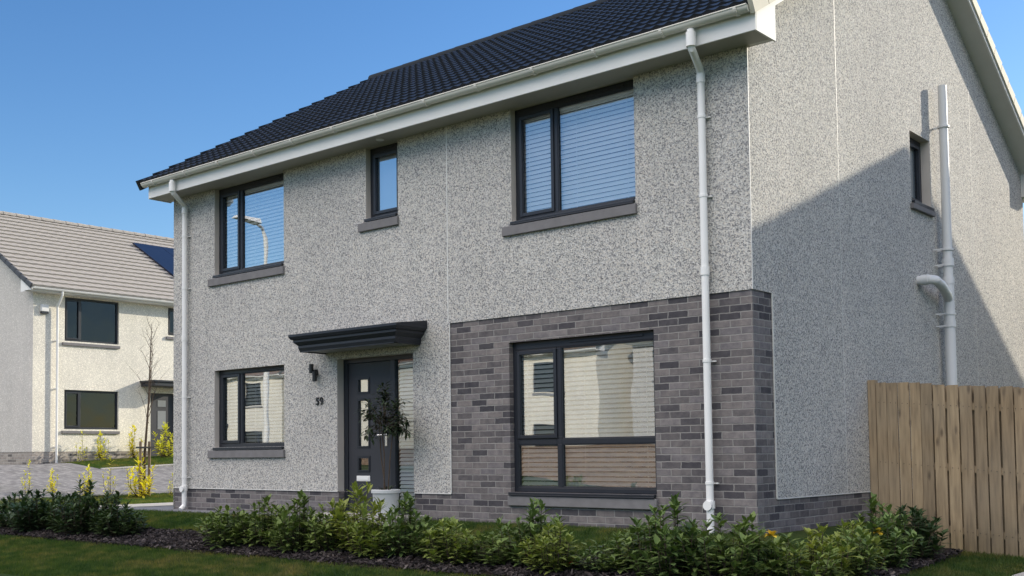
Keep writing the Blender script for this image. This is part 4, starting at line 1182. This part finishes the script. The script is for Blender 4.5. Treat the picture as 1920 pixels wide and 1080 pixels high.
mb = MB(); mb.v = V; mb.f = F; mb.build('underplanting', BAY, pot, smooth=True)

# ------------------------------------------------------------------ mulch chips and grass
rng = np.random.default_rng(4)
def scatter_quads(name, pts, mat, size, flat, kind='stuff', lab=None, cat=None):
    V = []; F = []
    for (x, y) in pts:
        z = TZ(x, y)+.03; a = rng.uniform(0, 6.28); l = size*rng.uniform(.5, 1.5); w = l*rng.uniform(.3, .6); tx, ty = rng.normal(0, flat, 2)
        ca, sa = math.cos(a), math.sin(a); i = len(V); h = rng.uniform(0, .03)
        for (u, v, k) in ((-1, -1, 0), (1, -1, 0), (1, 1, 0), (-1, 1, 0)):
            U_, V_ = u*l/2, v*w/2
            V.append((x+ca*U_-sa*V_, y+sa*U_+ca*V_, z+h+tx*U_+ty*V_))
        for k in range(4): q = V[i+k]; V.append((q[0], q[1], q[2]-.008))
        F.append((i, i+1, i+2, i+3))
        for k in range(4): F.append((i+k, i+(k+1) % 4, i+4+(k+1) % 4, i+4+k))
    mb = MB(); mb.v = V; mb.f = F
    return tag(mb.build(name, mat), lab, cat, kind=kind)
pts = []
for k in range(15000):
    t = rng.uniform(0, BEDL); (x, y), n = bedc(t); o = (rng.uniform(-.47, .43)+rng.normal(0, .03))*bw(t); pts.append((x+n[0]*o, y+n[1]*o))
scatter_quads('mulch', pts, MULCH, .038, .35, lab='dark bark mulch chips covering the planting bed', cat='mulch')

def bed_dist(x, y):
    best = 9
    if x < -.2: return abs(y+2.08)
    for (a, b), (c, d) in zip(BEDP[1:], BEDP[2:]):
        vx, vy = c-a, d-b; t = max(0, min(1, ((x-a)*vx+(y-b)*vy)/(vx*vx+vy*vy))); best = min(best, math.hypot(x-a-vx*t, y-b-vy*t))
    return best + (.15 if x > .7 and y > -1.7 else 0)
def blades(name, region, n, hgt, lab):
    V = []; F = []
    x0, x1, y0, y1, ok = region
    X = rng.uniform(x0, x1, n); Y = rng.uniform(y0, y1, n); A = rng.uniform(0, 6.28, n); Hh = hgt*rng.uniform(.5, 1.3, n); LX = rng.normal(0, .35, n); LY = rng.normal(0, .35, n)
    for k in range(n):
        x, y = X[k], Y[k]
        if not ok(x, y): continue
        z = TZ(x, y); w = .0045; h = Hh[k]; ca, sa = math.cos(A[k])*w, math.sin(A[k])*w; i = len(V)
        V += [(x-ca, y-sa, z-.005), (x+ca, y+sa, z-.005), (x+LX[k]*h, y+LY[k]*h, z+h)]
        F.append((i, i+1, i+2))
    mb = MB(); mb.v = V; mb.f = F
    return tag(mb.build(name, BLADE), lab, 'grass', kind='stuff')
def near_ok(x, y): return bed_dist(x, y) > .43
blades('lawn_grass', (-13.5, 1.2, -4.6, -2.45, lambda x, y: near_ok(x, y)), 130000, .040, 'mown lawn grass in the foreground in front of the planting bed')
blades('lawn_grass', (-10.5, 1.1, -1.75, .0, lambda x, y: near_ok(x, y) and (x > -4.6 or y < -.44) and not (-6.35 < x < -4.55 and y > -.66) and not (x > -.02 and y > 0)), 80000, .040, 'mown lawn grass between the planting bed and the house')
blades('lawn_grass', (.8, 4.2, -3.5, 2.9, lambda x, y: x > .9 and near_ok(x, y) and not (x > 2.1 and .9 < y < 2.2)), 70000, .040, 'mown lawn grass to the right, before the timber fence')
blades('lawn_grass', (-17.45, -14.75, 1.0, 7.0, lambda x, y: True), 45000, .060, 'sunlit lawn strip round the staked sapling beside the driveway')
blades('lawn_grass', (-24.9, -22.4, 6.25, 11.5, lambda x, y: True), 40000, .060, 'sunlit lawn in front of the distant house')
